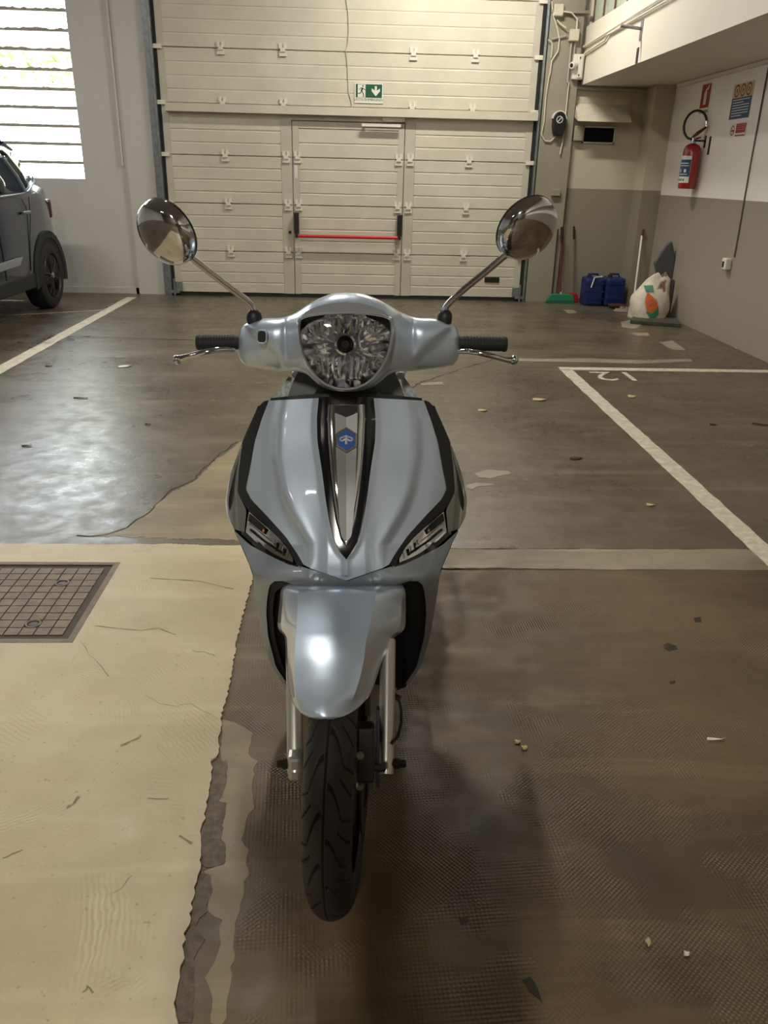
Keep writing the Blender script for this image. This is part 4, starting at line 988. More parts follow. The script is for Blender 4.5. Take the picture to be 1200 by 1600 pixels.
def patch(A, B, depth, off=0.0, n=48, m=14, skirt=0.018, sides=(-1, 1), edge_round=0.004, smooth_it=2, skirt_all=True):
    """ruled panel between two outlines (dx, py); thickness given by a rim turned backwards"""
    a2, b2 = param(A, B, n); a2 = smooth_line(a2, smooth_it); b2 = smooth_line(b2, smooth_it)
    mb = MB()
    for s in sides:
        rows = []
        for (ax, ay), (bx, by) in zip(a2, b2):
            row = []
            for j in range(m+1):
                t = j/m; dx = ax+(bx-ax)*t; py = ay+(by-ay)*t
                row.append((dx, py, depth(dx, py)+off))
            rows.append(row)
        # skirt: repeat border behind
        def W(p, back=0.0): return aY(CXP+s*p[0], p[1], p[2]+back)
        G = [[W(p) for p in r] for r in rows]
        if edge_round:
            pass
        mb.grid(G)
        if skirt:
            mb.grid([[W(r[0], skirt) for r in rows], [W(r[0]) for r in rows]])
            mb.grid([[W(r[-1]) for r in rows], [W(r[-1], skirt) for r in rows]])
            mb.grid([[W(p) for p in rows[0]], [W(p, skirt) for p in rows[0]]])
            mb.grid([[W(p, skirt) for p in rows[-1]], [W(p) for p in rows[-1]]])
    return mb
D0 = Ysh
# --- front panel
A = [(43,622),(46,655),(45,690),(38,735),(33,775),(27,812),(19,845),(9,864),(0,874),(0,892),(0,907)]
B = [(121,626),(132,655),(143,690),(150,730),(157,764),(149,780),(124,806),(95,838),(76,866),(67,882),(56,888)]
def Dfront(dx, py):
    y = Ysh(dx, py)
    a = interp([(p[1], p[0]) for p in A[:9]], py) if py < 874 else 0
    e = dx-a                                  # raised lip round the middle trim
    if py < 900: y -= 0.006*math.exp(-(e/5.0)**2)
    return y
put('front_panel', patch(A, B, Dfront, -0.012, n=90, m=40, skirt=0.02), M_sil, parent=scoot, smooth=True, sharp=50)
# --- black frame round it
A2 = [(0,617),(60,617),(121,626),(143,690),(150,730),(157,764),(149,780),(124,806),(95,838),(76,866),(66,883)]
B2 = [(0,627),(60,627),(127,625),(164,693),(168,728),(170,768),(154,797),(120,827),(95,850),(82,872),(77,884)]
A2 = [(x-2 if i > 1 else x, y) for i, (x, y) in enumerate(A2)]
B2.insert(3, (140,639)); A2.insert(3, (126,641))
put('black_frame', patch(A2[1:], B2[1:], D0, -0.003, n=72, m=6, skirt=0.02), M_bp, parent=scoot, smooth=True)
put('top_trim', patch([(0,614),(60,616),(118,622)], [(0,630),(60,630),(120,632)], D0, 0.004, n=20, m=3), M_bp, parent=scoot, smooth=True)
# --- centre trim: black V, chrome surround, flat plate, badge
V1 = [(44,620),(47,655),(46,690),(39,735),(34,775),(28,812),(20,845),(10,864),(0,876)]
V0 = [(0,620),(0,655),(0,690),(0,735),(0,775),(0,812),(0,845),(0,864),(0,875)]
put('centre_trim', patch(V0, V1, D0, -0.005, n=56, m=10, skirt=0.02), M_gb, parent=scoot, smooth=True)
C1 = [(30,632),(31,655),(29.5,690),(26,735),(22,775),(17,812),(10,840),(4,850),(0,853)]
C0 = [(0,632),(0,655),(0,690),(0,735),(0,775),(0,812),(0,840),(0,849),(0,852)]
def Dchrome(dx, py):
    w_ = max(interp([(p[1], p[0]) for p in C1], py), 2); return Ysh(0, py) - 0.011*(1-(dx/w_)**2)**0.5 if dx < w_ else Ysh(0, py)
put('chrome_surround', patch(C0, C1, Dchrome, -0.004, n=56, m=12, skirt=0.01), M_chrome, parent=scoot, smooth=True)
P1 = [(18,645),(17.5,655),(16.5,690),(15,735),(13,775),(11,812),(8,838),(3,843),(0,845)]
P0 = [(0,652),(0,656),(0,690),(0,735),(0,775),(0,812),(0,836),(0,843),(0,844)]
put('brushed_plate', patch(P0, P1, lambda dx, py: Ysh(0, py)-0.014-0.001*dx/18, -0.005, n=40, m=4, skirt=0.006), M_brush, parent=scoot, smooth=True)
put('dark_notch', patch([(0,633),(0,652)], [(18,634),(17,643)], lambda dx, py: Ysh(0, py)-0.015, -0.005, n=4, m=4, skirt=0.004), M_gb, parent=scoot)
bc = aY(541, 688, Ysh(0, 688)-0.022)
nrm = (aY(541, 680, Ysh(0,680)) - aY(541, 696, Ysh(0,696))).normalized()
BM = frameM(bc, (1, 0, 0), nrm)
hexp = lambda r, k=1.10: [(r*math.sin(math.radians(60*i)), k*r*math.cos(math.radians(60*i))) for i in range(6)]
bdg = put('badge', MB().prism([BM @ Vector((x, y, -0.006)) for x, y in hexp(0.0262)], BM.to_3x3() @ Vector((0,0,0.009))), M_chrome, parent=scoot, bevel=0.0015)
bdg['label'] = 'hexagonal blue and chrome badge'
put('blue_enamel', MB().prism([BM @ Vector((x, y, 0.0032)) for x, y in hexp(0.0205)], BM.to_3x3() @ Vector((0,0,0.0012))), M_blue, parent=bdg)
em = MB()
def thick(pts, wd, z0=0.0045, z1=0.0065):
    k = MB(); stroke(k, pts, wd, BM, z1); o_ = len(em.v); em.add(k.v, k.f)
em_pts = [[(-0.0135,0.0015),(-0.012,0.0042),(-0.006,0.0062),(0,0.0085),(0.006,0.0062),(0.012,0.0042),(0.0135,0.0015)], [(-0.0135,0.0015),(-0.0115,-0.0020),(-0.0075,-0.0018),(-0.003,0.0014)], [(0.0135,0.0015),(0.0115,-0.0020),(0.0075,-0.0018),(0.003,0.0014)], [(0,0.0085),(0,-0.0100)]]
emb = MB()
for k, pts in enumerate(em_pts): emb.tube([BM @ Vector((x, y, 0.0052)) for x, y in pts], 0.0022 if k < 3 else 0.0032, 8)
put('badge_emblem', emb, mat('badge_silver', srgb(190,192,196), 0.35, metal=0.4), parent=bdg, smooth=True)
# --- indicators
def Dind(dx, py): return Ysh(dx, py)
bz = [(157,796),(163,832),(152,850),(110,874),(67,885)]
for s in (-1, 1): put('indicator_bezel', patch([(152,790),(122,822),(95,846),(80,868),(68,880)], [(164,834),(138,858),(112,872),(90,882),(68,888)], Dind, 0.006, n=32, m=8, skirt=0.02, sides=(s,)), M_gb, parent=scoot, smooth=True)
for s, nm in ((-1, 'indicator'), (1, 'indicator')):
    IA = [(152,798),(136,812),(118,829),(104,842),(92,856),(83,873)]; IB = [(157,831),(143,845),(129,855),(112,866),(98,873),(83,879)]
    rf = put('indicator', patch(IA, IB, Dind, 0.001, n=30, m=8, skirt=0.008, sides=(s,)), M_refl, parent=scoot, smooth=True)
    # inner dark step, bright light bars and bulb
    put('dark_step', patch([(150,803),(136,815),(122,828)], [(152,814),(139,825),(126,835)], Dind, -0.002, n=12, m=3, skirt=0.004, sides=(s,)), M_gb, parent=rf)
    put('light_bar', patch([(152,817),(130,836),(108,853)], [(152,821),(131,840),(110,857)], Dind, -0.004, n=12, m=2, skirt=0.003, sides=(s,)), M_refl, parent=rf)
    put('light_bar', patch([(150,826),(130,842),(100,862)], [(150,829),(131,845),(102,865)], Dind, -0.005, n=12, m=2, skirt=0.003, sides=(s,)), M_swhite, parent=rf)
    put('bulb', MB().sphere(aY(CXP+s*128, 829, Ysh(128,829)-0.005), 0.0045, 10), M_amber, parent=rf, smooth=True)
    for k in range(5):
        a_ = 0.2+0.17*k
        x0_ = IB[5][0] + (IB[0][0]-IB[5][0])*(a_*0.45); y0_ = 877-(877-831)*(a_*0.45)
        put('reflector_step', patch([(x0_-1,y0_-9-7*a_),(x0_+1.5,y0_-1)], [(x0_+2,y0_-10-7*a_),(x0_+4,y0_-2)], Dind, -0.003, n=2, m=1, skirt=0.002, sides=(s,)), M_swhite if k % 2 else M_refl, parent=rf)
    put('lens', patch(IA, IB, Dind, -0.009, n=30, m=8, skirt=0.009, sides=(s,)), M_lens, parent=rf, smooth=True)
# --- glossy grey sides
A4 = [(162,692),(167,728),(170,768),(156,797),(159,832)]
B4 = [(165,697),(181,740),(189,782),(186,808),(177,826)]
for s in (-1, 1): put('side_panel', patch(A4, B4, lambda dx, py: Ysh(dx, py)+0.035*max(0, (dx-168)/20)**2, -0.004, n=48, m=10, skirt=0.14, sides=(s,)), M_gl, parent=scoot, smooth=True, sharp=60)
# --- lower cowl round the wheel arch
A5 = [(0,906),(30,897),(58,889),(110,873),(150,852),(177,827),(160,860),(147,892),(142,930),(133,985),(120,1035),(100,1068)]
B5 = [(0,934),(30,930),(62,921),(98,908),(112,908),(119,914),(122,924),(124,940),(125,960),(122,995),(110,1042),(92,1069)]
def Dlow(dx, py):
    return Ysh(dx, py) + (0.0 if py < 900 else 0.0)
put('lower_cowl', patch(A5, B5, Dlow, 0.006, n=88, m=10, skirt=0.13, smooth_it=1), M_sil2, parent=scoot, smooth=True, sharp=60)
# wheel well: black surface deep inside the arch
W0 = [(0,905),(0,930),(0,960),(0,1000),(0,1040),(0,1062)]; W1 = [(100,902),(121,918),(127,955),(124,995),(112,1044),(86,1076)]
put('wheel_well', patch(W0, W1, lambda dx, py: Ysh(dx, py)+0.115-0.10*(dx/127)**3, 0.0, n=30, m=14, skirt=0.02), M_bp, parent=scoot, smooth=True)
put('arch_lip', patch([(60,900),(100,900),(121,910),(127,955),(124,995),(112,1044),(92,1074)], [(60,914),(96,914),(112,926),(115,955),(112,995),(100,1040),(78,1079)], D0, 0.020, n=48, m=4, skirt=0.05), M_bp, parent=scoot, smooth=True)
put('nose_recess', patch([(0,912),(50,909),(84,906)], [(0,934),(50,934),(84,930)], D0, 0.012, n=16, m=4, skirt=0.05), M_bp, parent=scoot, smooth=True)
# back of the leg shield, floor board, rear body, seat (behind the shield)
L0 = [(0,622),(0,690),(0,780),(0,830),(0,900),(0,985),(0,1066)]; L1 = [(138,634),(163,697),(186,782),(176,826),(146,895),(132,985),(98,1068)]
put('leg_shield_back', patch(L0, L1, lambda dx, py: Ysh(dx, py)*0 + interp([(622,1.80),(780,1.80),(1066,1.84)], py)-0.03*(dx/186)**2, 0.0, n=36, m=10, skirt=0.01), M_bp, parent=scoot, smooth=True)
def loft(secs, n=24, sq=0.6, mi=0):
    """secs: (y, cx, halfwidth, z0, z1)"""
    mb = MB(); rows = []
    for y, cx, hw_, z0, z1 in secs:
        r = []
        for j in range(n):
            a = 2*math.pi*j/n; ca, sa = math.cos(a), math.sin(a)
            r.append(Vector((cx+math.copysign(abs(ca)**sq, ca)*hw_, y, (z0+z1)/2+math.copysign(abs(sa)**sq, sa)*(z1-z0)/2)))
        rows.append(r)
    mb.grid(rows, closed=True); o_ = 0
    mb.f.append(tuple(range(n))); mb.f.append(tuple(range((len(rows)-1)*n, len(rows)*n))[::-1]); mb.mi += [0, 0]
    return mb
put('floor_board', loft([(1.78,SX,0.13,0.27,0.36),(1.90,SX,0.18,0.25,0.33),(2.20,SX,0.18,0.25,0.33),(2.30,SX,0.14,0.27,0.36)], sq=0.4), M_bp, parent=scoot, smooth=True)
put('rear_body', loft([(2.20,SX,0.08,0.34,0.62),(2.26,SX,0.14,0.33,0.72),(2.45,SX,0.175,0.38,0.77),(2.75,SX,0.185,0.44,0.79),(2.98,SX,0.13,0.54,0.78),(3.08,SX,0.05,0.62,0.76)]), M_sil, parent=scoot, smooth=True)
put('seat', loft([(2.22,SX,0.06,0.70,0.745),(2.27,SX,0.12,0.70,0.795),(2.40,SX,0.155,0.73,0.815),(2.60,SX,0.165,0.755,0.82),(2.72,SX,0.16,0.77,0.85),(2.95,SX,0.13,0.78,0.86),(3.03,SX,0.06,0.79,0.84)]), M_seat, parent=scoot, smooth=True)
put('grab_rail', MB().tube([(SX+0.175,2.62,0.80),(SX+0.21,2.80,0.84),(SX+0.20,3.02,0.86),(SX+0.10,3.12,0.87),(SX-0.10,3.12,0.87),(SX-0.20,3.02,0.86),(SX-0.21,2.80,0.84),(SX-0.175,2.62,0.80)], 0.014, 10), M_galv, parent=scoot, smooth=True)
put('top_box_base', loft([(2.96,SX,0.05,0.79,0.82),(3.02,SX,0.09,0.80,0.83),(3.14,SX,0.07,0.82,0.84)]), M_bp, parent=scoot, smooth=True)
put('tail_light', loft([(3.02,SX,0.09,0.63,0.72),(3.09,SX,0.05,0.65,0.71)]), mat('tail_red', srgb(150,10,16), 0.2, coat=1.0), parent=scoot, smooth=True)
put('inner_console', loft([(1.74,SX,0.10,0.72,0.95),(1.80,SX,0.11,0.62,0.97),(1.86,SX,0.08,0.62,0.93)]), M_bp, parent=scoot, smooth=True)
# dark grey console tops seen under the headlight
for s in (-1, 1):
    put('console_cover', patch([(42,598),(42,610),(42,622)], [(74,578),(84,598),(92,622)], lambda dx, py: 1.83+0.02*(dx/90)**2, 0.0, n=10, m=6, skirt=0.03, sides=(s,)), M_seat, parent=scoot, smooth=True)
    put('side_sticker', patch([(85,590),(88,606),(93,622)], [(90,588),(101,604),(115,622)], lambda dx, py: 1.86, 0.0, n=8, m=3, skirt=0.01, sides=(s,)), mat('pale_side_trim', srgb(188,198,196), 0.4, var=0.4, vscale=120), parent=scoot, smooth=True)
put('steering_neck', patch([(0,600),(0,622)], [(42,600),(52,622)], lambda dx, py: 1.72+0.03*(dx/50)**2, 0.0, n=6, m=8, skirt=0.10), M_bp, parent=scoot, smooth=True)

# --- handlebar cowl
TOP = [(0,457),(22,458.5),(44,466),(62,475.5),(80,487),(95,493.5),(108,496.5),(130,497.5),(148,500),(160,505),(168,513),(173,528),(174.5,540)]
BOT = [(0,613),(20,611.5),(38,606),(52,596),(65,585.5),(80,581),(100,580.5),(130,577.5),(152,574),(163,570),(170,562),(173.5,552),(174.5,541)]
YFR = [(0,1.648),(40,1.648),(60,1.652),(75,1.668),(86,1.692),(98,1.716),(106,1.712),(120,1.712),(150,1.726),(168,1.745),(174.5,1.775)]
YMD = [(0,1.735),(60,1.745),(90,1.775),(174.5,1.80)]
def cowl_pt(dx, a, s):
    ad = abs(dx); t_, b_ = smooth_interp(TOP, ad), smooth_interp(BOT, ad); yf, ym = smooth_interp(YFR, ad), interp(YMD, ad)
    ca, sa = math.cos(a), math.sin(a); pw = 0.62 if ad > 80 else 0.55
    py = (t_+b_)/2 - (b_-t_)/2*math.copysign(abs(ca)**0.8, ca)
    dep = math.copysign(abs(sa)**pw, sa)
    Yv = ym - (ym-yf)*dep if sa >= 0 else ym - 0.075*dep
    if sa > 0 and ad > 92:   # diagonal fold across the wing
        fold = (py-498) - (172-ad)*0.95
        Yv += 0.024/(1+math.exp(-fold/3.0))*min(1, (ad-92)/15)
    return aY(CXP+4+s*dx if ad > 90 else CXP+4*ad/90+s*dx, py, Yv)
rows = []
NX = 64
for i in range(-NX, NX+1):
    t_ = i/NX; dx = 174.4*math.copysign(abs(t_)**0.85, t_); s = 1
    ring = []
    for j in range(56):
        a = 2*math.pi*j/56; ring.append(cowl_pt(abs(dx), a, 1 if dx >= 0 else -1))
    rows.append(ring)
# keep the winding consistent on both sides
put('handlebar_cowl', MB().grid(rows, closed=True), M_sil, parent=scoot, smooth=True, sharp=0)
for s in (-1, 1):
    ep = cowl_pt(170, math.pi*0.5, s); 
sgp = lambda v: math.copysign(abs(v)**0.6, v)
hole = [(CXP+4-136+6.5*sgp(math.cos(a)), 526+9*sgp(math.sin(a))) for a in [k*2*math.pi/16 for k in range(16)]]
put('switch_opening', MB().prism([aY(x, y, 1.708) for x, y in hole], (0, 0.03, 0)), M_bp, parent=scoot)
hr = [aY(CXP+4-136+7.6*sgp(math.cos(a)), 526+10.2*sgp(math.sin(a)), 1.7085) for a in [k*2*math.pi/20 for k in range(21)]]
put('opening_rim', MB().tube(hr, 0.002, 6), M_sil, parent=scoot, smooth=True)
# --- headlight
HL = [(0,490),(30,491),(55,494),(70,500),(71,515),(69,535),(64,555),(55,574),(43,589),(30,599),(15,605),(0,606.5)]      # outline of the glass (half)
def ring_pts(scale, cy, n=1):
    P = list(HL)
    P = resample(P, 28); return [(x*scale, cy+(y-cy)*scale) for x, y in P]
def closed_outline(scale, cy=540, dy=0):
    R_ = ring_pts(scale, cy); full = [(x, y+dy) for x, y in R_] + [(-x, y+dy) for x, y in R_[-2:0:-1]]; return full
HC = 539.5
def at_outline(sc_, Yv, dy=0, bulge=0): return [aY(HC+x, y, Yv) for x, y in closed_outline(sc_, dy=dy)]
hd = bpy.data.objects.new('headlight', None)
mb = MB().grid([at_outline(1.085, 1.68), at_outline(1.080, 1.622), at_outline(1.045, 1.608), at_outline(1.0, 1.612), at_outline(0.985, 1.62)], closed=True)
hl = put('headlight', mb, mat('satin_bezel', srgb(176,180,184), 0.28, metal=0.35, coat=0.6), parent=scoot, smooth=True)
# reflector bowl with vertical flutes
rows = []
for k in range(9):
    sc_ = 0.985*(1-k/8*0.86); dep = 1.618+0.032*(1-(1-k/8)**2)
    pts = at_outline(sc_, dep); m_ = len(pts)
    pts = [p + Vector((0, 0.0035*math.sin(j*2.6) * (1 if 0 < k < 8 else 0), 0)) for j, p in enumerate(pts)]
    rows.append(pts)
mb = MB().grid(rows, closed=True); mb.f.append(tuple(range(8*len(rows[0]), 9*len(rows[0])))); mb.mi.append(0)
put('reflector', mb, M_refl, parent=hl, smooth=True, sharp=25)
# fluted bars in the bowl
for k in range(-5, 6):
    if k == 0: continue
    x = k*9.5
    for (ya, yb_) in ((499, 522-abs(k)), (556, 590-abs(k)*abs(k)*0.9)):
        if yb_-ya < 8: continue
        put('flute', MB().tube([aY(HC+x, ya, 1.632), aY(HC+x*0.93, yb_, 1.634)], 0.0036, 6), M_refl, parent=hl, smooth=True)
bcn = aY(HC, 537, 1.634); bd = Vector((0, -1, 0.12)).normalized()
put('bulb_ring', MB().lathe([(0.0135,0.008),(0.0175,0.012),(0.0215,0.010),(0.0220,-0.008)], axisM(bcn, bd), 24), M_chrome, parent=hl, smooth=True)
put('bulb_cap', MB().lathe([(0,0.012),(0.008,0.011),(0.011,0.004),(0.0125,-0.004)], axisM(bcn, bd), 20), M_dark, parent=hl, smooth=True)
put('turn_bulb_ring', MB().tube([aY(HC+38+17*math.cos(a), 530+21*math.sin(a), 1.627) for a in [math.radians(t) for t in range(100, 300, 15)]], 0.0022, 6), M_refl, parent=hl, smooth=True)
put('black_mask', patch([(34,492),(50,494),(69,500)], [(40,497),(58,503),(70,516)], lambda dx, py: 1.616, 0.0, n=8, m=4, skirt=0.003, sides=(-1, 1)), M_gb, parent=hl) if False else None
CXP_save = CXP; CXP = HC
put('black_mask', patch([(30,491),(52,494),(69,499)], [(34,496),(57,505),(70,518)], lambda dx, py: 1.6155, 0.0, n=8, m=4, skirt=0.003, sides=(-1, 1)), M_gb, parent=hl)
rows = []
for k in range(7):
    sc_ = 1.0-k/6*0.97; rows.append(at_outline(sc_, 1.611-0.016*(1-(1-k/6)**2)))
mb = MB().grid(rows, closed=True); mb.f.append(tuple(range(6*len(rows[0]), 7*len(rows[0])))); mb.mi.append(0)
put('lens', mb, M_lens, parent=hl, smooth=True, sharp=0)
# chrome visor above the glass
VA = [(0,472),(25,474),(45,479),(60,486),(68,493)]; VB = [(0,490),(25,491),(46,493.5),(60,496),(70,500)]
def Dvis(dx, py): return 1.608 + 0.018*((490-py)/18) + 0.010*(dx/70)**2
put('visor', patch(VA, VB, Dvis, 0, n=24, m=6, skirt=0.04), mat('visor_smoked', srgb(150,153,158), 0.2, metal=0.2, coat=1.0), parent=hl, smooth=True)
CXP = CXP_save

# --- grips, levers, mirrors
for s in (-1, 1):
    gi = (370, 308) if s < 0 else (719, 791); yy0, yy1 = (535, 535) if s < 0 else (536, 538)
    a_ = aY(gi[0], yy0, 1.80); b_ = aY(gi[1], yy1, 1.805); a2_ = a_ - (b_-a_)*0.3
    gr = put('handlebar_grip', MB().tube([a2_, a_.lerp(b_, 0.02), a_.lerp(b_, 0.03), a_.lerp(b_, 0.93), a_.lerp(b_, 0.935), b_], [0.0155,0.0155,0.0160,0.0160,0.0175,0.0165], 24), mat('rubber_grip', srgb(26,26,27), 0.7), parent=scoot, smooth=True)
    for k in range(12):
        t_ = 0.08+0.82*k/12; c_ = a_.lerp(b_, t_)
        put('grip_ridge', MB().lathe([(0.0155,-0.0015),(0.0170,-0.0008),(0.0170,0.0008),(0.0155,0.0015)], axisM(c_, b_-a_), 20), mat('rubber_grip', (0,0,0)), parent=gr, smooth=True)
    lv = [(366,547),(352,546),(338,547),(322,550),(305,554),(292,557),(282,560.5),(277,562)] if s < 0 else [(716,549),(730,549),(744,550.5),(760,554),(775,558),(788,562),(797,563),(803,562.5)]
    pts = [aY(x, y, Y_) for (x, y), Y_ in zip(lv, (1.76,1.75,1.742,1.738,1.738,1.742,1.746,1.746))]
    put('brake_lever', MB().tube(pts, [0.005,0.0056,0.0062,0.0066,0.006,0.0055,0.0078,0.0062], 14), M_chrome, parent=scoot, smooth=True)
    e_ = pts[-1]; put('lever_ball', MB().sphere(e_, 0.0108, 14), M_chrome, parent=scoot, smooth=True)
    # mirror
    if s < 0:
        st = [(397,500),(397,486),(393,477),(384,468),(360,450),(330,427),(300,403),(290,395)]; mc = aY(260.5, 363.5, 1.70); apex = Vector((-0.44,-0.74,-0.34)).normalized(); name = 'left'
    else:
        st = [(695,499),(694,487),(698,478),(706,469),(730,448),(760,424),(786,402),(796,395)]; mc = aY(823.5, 357.5, 1.70); apex = Vector((0.36,-0.76,-0.38)).normalized()
    pts = [aY(x, y, Y_) for (x, y), Y_ in zip(st, (1.765,1.765,1.762,1.758,1.748,1.735,1.722,1.715))]
    mi_ = put('mirror_stem', MB().tube(pts, 0.0073, 14), M_chrome if s > 0 else mat('satin_chrome', (0.5,0.49,0.47), 0.25, metal=1.0), parent=scoot, smooth=True)
    p_ = aY(st[0][0], 493, 1.765)
    put('stem_boot', MB().lathe([(0.0165,-0.016),(0.0170,-0.004),(0.0155,0.004),(0.0115,0.010),(0.0085,0.012)], axisM(p_, (0.05*s,0,1)), 20), M_bp, parent=mi_, smooth=True)
    r_ = 0.0665; prof = [(0.0,0.034)]
    for k in range(1, 15):
        a = math.pi/2*k/14; prof.append((r_*math.sin(a)**0.9, 0.034*math.cos(a)**0.85 if k < 14 else 0.0))
    prof += [(r_+0.0008,-0.003),(r_,-0.007),(r_-0.003,-0.009)]
    MM = axisM(mc, apex)
    hs = put('mirror', MB().lathe(prof, MM, 64), M_chrome, parent=scoot, smooth=True, sharp=0)
    put('mirror_rim', MB().lathe([(r_+0.0008,-0.004),(r_+0.0016,-0.008),(r_-0.002,-0.011),(r_-0.004,-0.009)], MM, 64), M_bp, parent=hs, smooth=True)
    put('mirror_glass', MB().lathe([(0,-0.0085),(r_-0.003,-0.0085)], MM, 48), mat('mirror_glass', (0.9,0.9,0.92), 0.01, metal=1.0), parent=hs)
    put('pivot', MB().sphere(pts[-1]+Vector((0,-0.002,0)), 0.0115, 14), M_chrome, parent=hs, smooth=True)

# --- front mudguard
FR = [ # py, outer left, crease left, crease right, outer right, Y crest, Y crease, Y outer
 (914,446,470,584,628,1.530,1.532,1.555),(922,440,467,587,632,1.468,1.478,1.530),(940,438,466,585,633,1.424,1.430,1.535),(960,436,465,581,633,1.378,1.386,1.520),(978,435,464,577,632,1.338,1.347,1.50),
 (986,438,464,575,628,1.320,1.330,1.49),(994,445,463,573,617,1.302,1.313,1.475),(1010,447,462,570,609,1.272,1.283,1.445),(1030,448,461,568,597,1.238,1.250,1.40),(1060,450,461,561,587,1.196,1.209,1.345),
 (1085,454,463,553,577,1.166,1.178,1.275),(1100,460,467,545,566,1.150,1.170,1.205),(1112,470,475,536,550,1.140,1.155,1.172),(1119,482,487,527,537,1.135,1.143,1.150),(1123,498,501,514,520,1.133,1.136,1.138)]
rows = []
def frow(py):
    return [smooth_interp([(r[0], r[i]) for r in FR], py) if i > 0 else py for i in range(8)]
pys = [914+ (1123-914)*k/60 for k in range(61)]
for py in pys:
    _, xo, xc, xd, xp, yc_, yk, yo = frow(py); row = []
    xm = (xc+xd)/2
    for k in range(5): t_ = k/5; row.append((xo+(xc-xo)*t_, yo+(yk-yo)*(t_**0.8)))
    for k in range(17):
        t_ = k/16; x = xc+(xd-xc)*t_; u_ = 2*t_-1; row.append((x, yc_+(yk-yc_)*abs(u_)**2.2))
    for k in range(1, 7): t_ = k/6; row.append((xd+(xp-xd)*t_, yk+(yo-yk)*(t_**1.1)))
    rows.append([aY(x, py + (0 if abs(x-xm) < 1 else 0), y) for x, y in row])
put('front_mudguard', MB().grid(rows), M_sil, parent=scoot, smooth=True, solid=0.003, sharp=20)

# --- fork legs
def fork(x0, x1, xb, yb_px, r_, Ylow):
    a = aY((x0+x1)/2, yb_px, Ylow); up = aY(xb, 985, 1.50)
    return a, up
a_, u_ = aY(461.5, 1208, 1.262), aY(459, 1020, 1.440)
r1 = 0.0165
put('fork_leg', MB().tube([a_, a_.lerp(u_, 0.04), a_.lerp(u_, 0.62), u_], [r1*0.93, r1, r1, r1*1.02], 24), M_alu, parent=scoot, smooth=True)
a2_, u2_ = aY(603.5, 1210, 1.262), aY(606, 1000, 1.455)
put('fork_leg', MB().tube([a2_, a2_.lerp(u2_, 0.04), a2_.lerp(u2_, 0.62), u2_], [r1*0.9, r1*0.98, r1, r1*1.02], 24), M_alu, parent=scoot, smooth=True)
for (px, s) in ((445, -1), (622, 1)):
    c_ = aY(px, 1193, 1.275)
    put('axle_bolt', MB().lathe([(0,0.016),(0.007,0.016),(0.0085,0.012),(0.0085,0.004),(0.011,0.003),(0.011,-0.02)], axisM(c_, (s,0,0)), 6), M_dark, parent=scoot)
put('fork_lug', MB().box((-0.014,-0.02,-0.03),(0.014,0.02,0.03), M=Matrix.Translation(a_.lerp(u_, 0.07))), M_alu, parent=scoot, bevel=0.008)
put('brake_hose', MB().tube([aY(x, y, Y_) for x, y, Y_ in [(619,1085,1.40),(623,1092,1.38),(627,1110,1.36),(627,1130,1.33),(622,1150,1.31),(612,1162,1.29)]], 0.0032, 8), M_bp, parent=scoot, smooth=True)
put('hose_clip', MB().sphere(aY(622, 1090, 1.385), 0.007, 8), M_bp, parent=scoot, smooth=True)

# --- front wheel: tyre with cut tread, rim, spokes, disc and caliper
ST = math.radians(-5.5)
WC = Vector((-0.018, 1.304, 0.2765))
WMat = Matrix.Translation(WC) @ Matrix.Rotation(ST, 4, 'Z') @ Matrix.Rotation(math.radians(-1.0), 4, 'Y') @ Matrix.Rotation(math.pi/2, 4, 'Y')   # local z = axle
NT_, NS = 900, 96
def tread_depth(th, s):
    """s: -1..1 across the tread; returns groove depth"""
    d = 0.0
    if abs(s) < 0.030: d = 1
    per = 2*math.pi/18
    th = -th
    for side in (-1, 1):
        q = s*side
        ph = ((th + (per*0.5 if side > 0 else 0)) % per)/per
        # long curved cut
        if 0.10 < q < 0.66:
            u_ = (q-0.10)/0.56; c_ = 0.15+0.66*(1-(u_)**1.9); 
            if 0.0 <= (q-0.10) and abs(ph-c_) < 0.030*(1+1.4*(1-u_)): d = 1
        if 0.52 < q < 0.95:
            c_ = 0.96-0.36*(q-0.52)/0.43
            if abs(ph-c_) < 0.030: d = 1
        if 0.66 < q < 1.05:
            if abs(ph-(0.16-0.12*(q-0.66)/0.39)) < 0.028: d = 1
    return d
tw, RO = 0.0455, 0.276
verts = []; mats_i = []
Rcross = []
for j in range(NS+1):
    b_ = math.radians(-128 + 256*j/NS)
    Rcross.append((math.sin(b_), math.cos(b_)))
mb = MB(); rows = []
for i in range(NT_):
    th = 2*math.pi*i/NT_; ring = []
    for sb, cb in Rcross:
        s_ = sb if cb > 0 else math.copysign(1.3, sb)
        z = sb*tw; r = RO-0.052 + 0.052*(cb if cb > -0.2 else cb*1.0)
        if cb < 0: z = sb*tw*1.0
        if cb > 0.15: r -= 0.0035*tread_depth(th, s_*1.0)
        ring.append(Vector((r*math.cos(th), r*math.sin(th), z)))
    rows.append(ring)
rows.append(rows[0])
mb.grid(rows)
mi = []
for i in range(NT_):
    th = 2*math.pi*(i+0.5)/NT_
    for j in range(NS):
        sb = (Rcross[j][0]+Rcross[j+1][0])/2; cb = (Rcross[j][1]+Rcross[j+1][1])/2
        mi.append(1 if cb > 0.15 and tread_depth(th, sb) else 0)
mb.mi = mi; mb.v = [WMat @ v for v in mb.v]
wheel = put('front_wheel', mb, [M_tyre, M_groove], parent=scoot, smooth=True, loc=WC, merge=True, sharp=0)
M_rim = mat('rim_alloy', srgb(150,150,146), 0.3, metal=0.8)
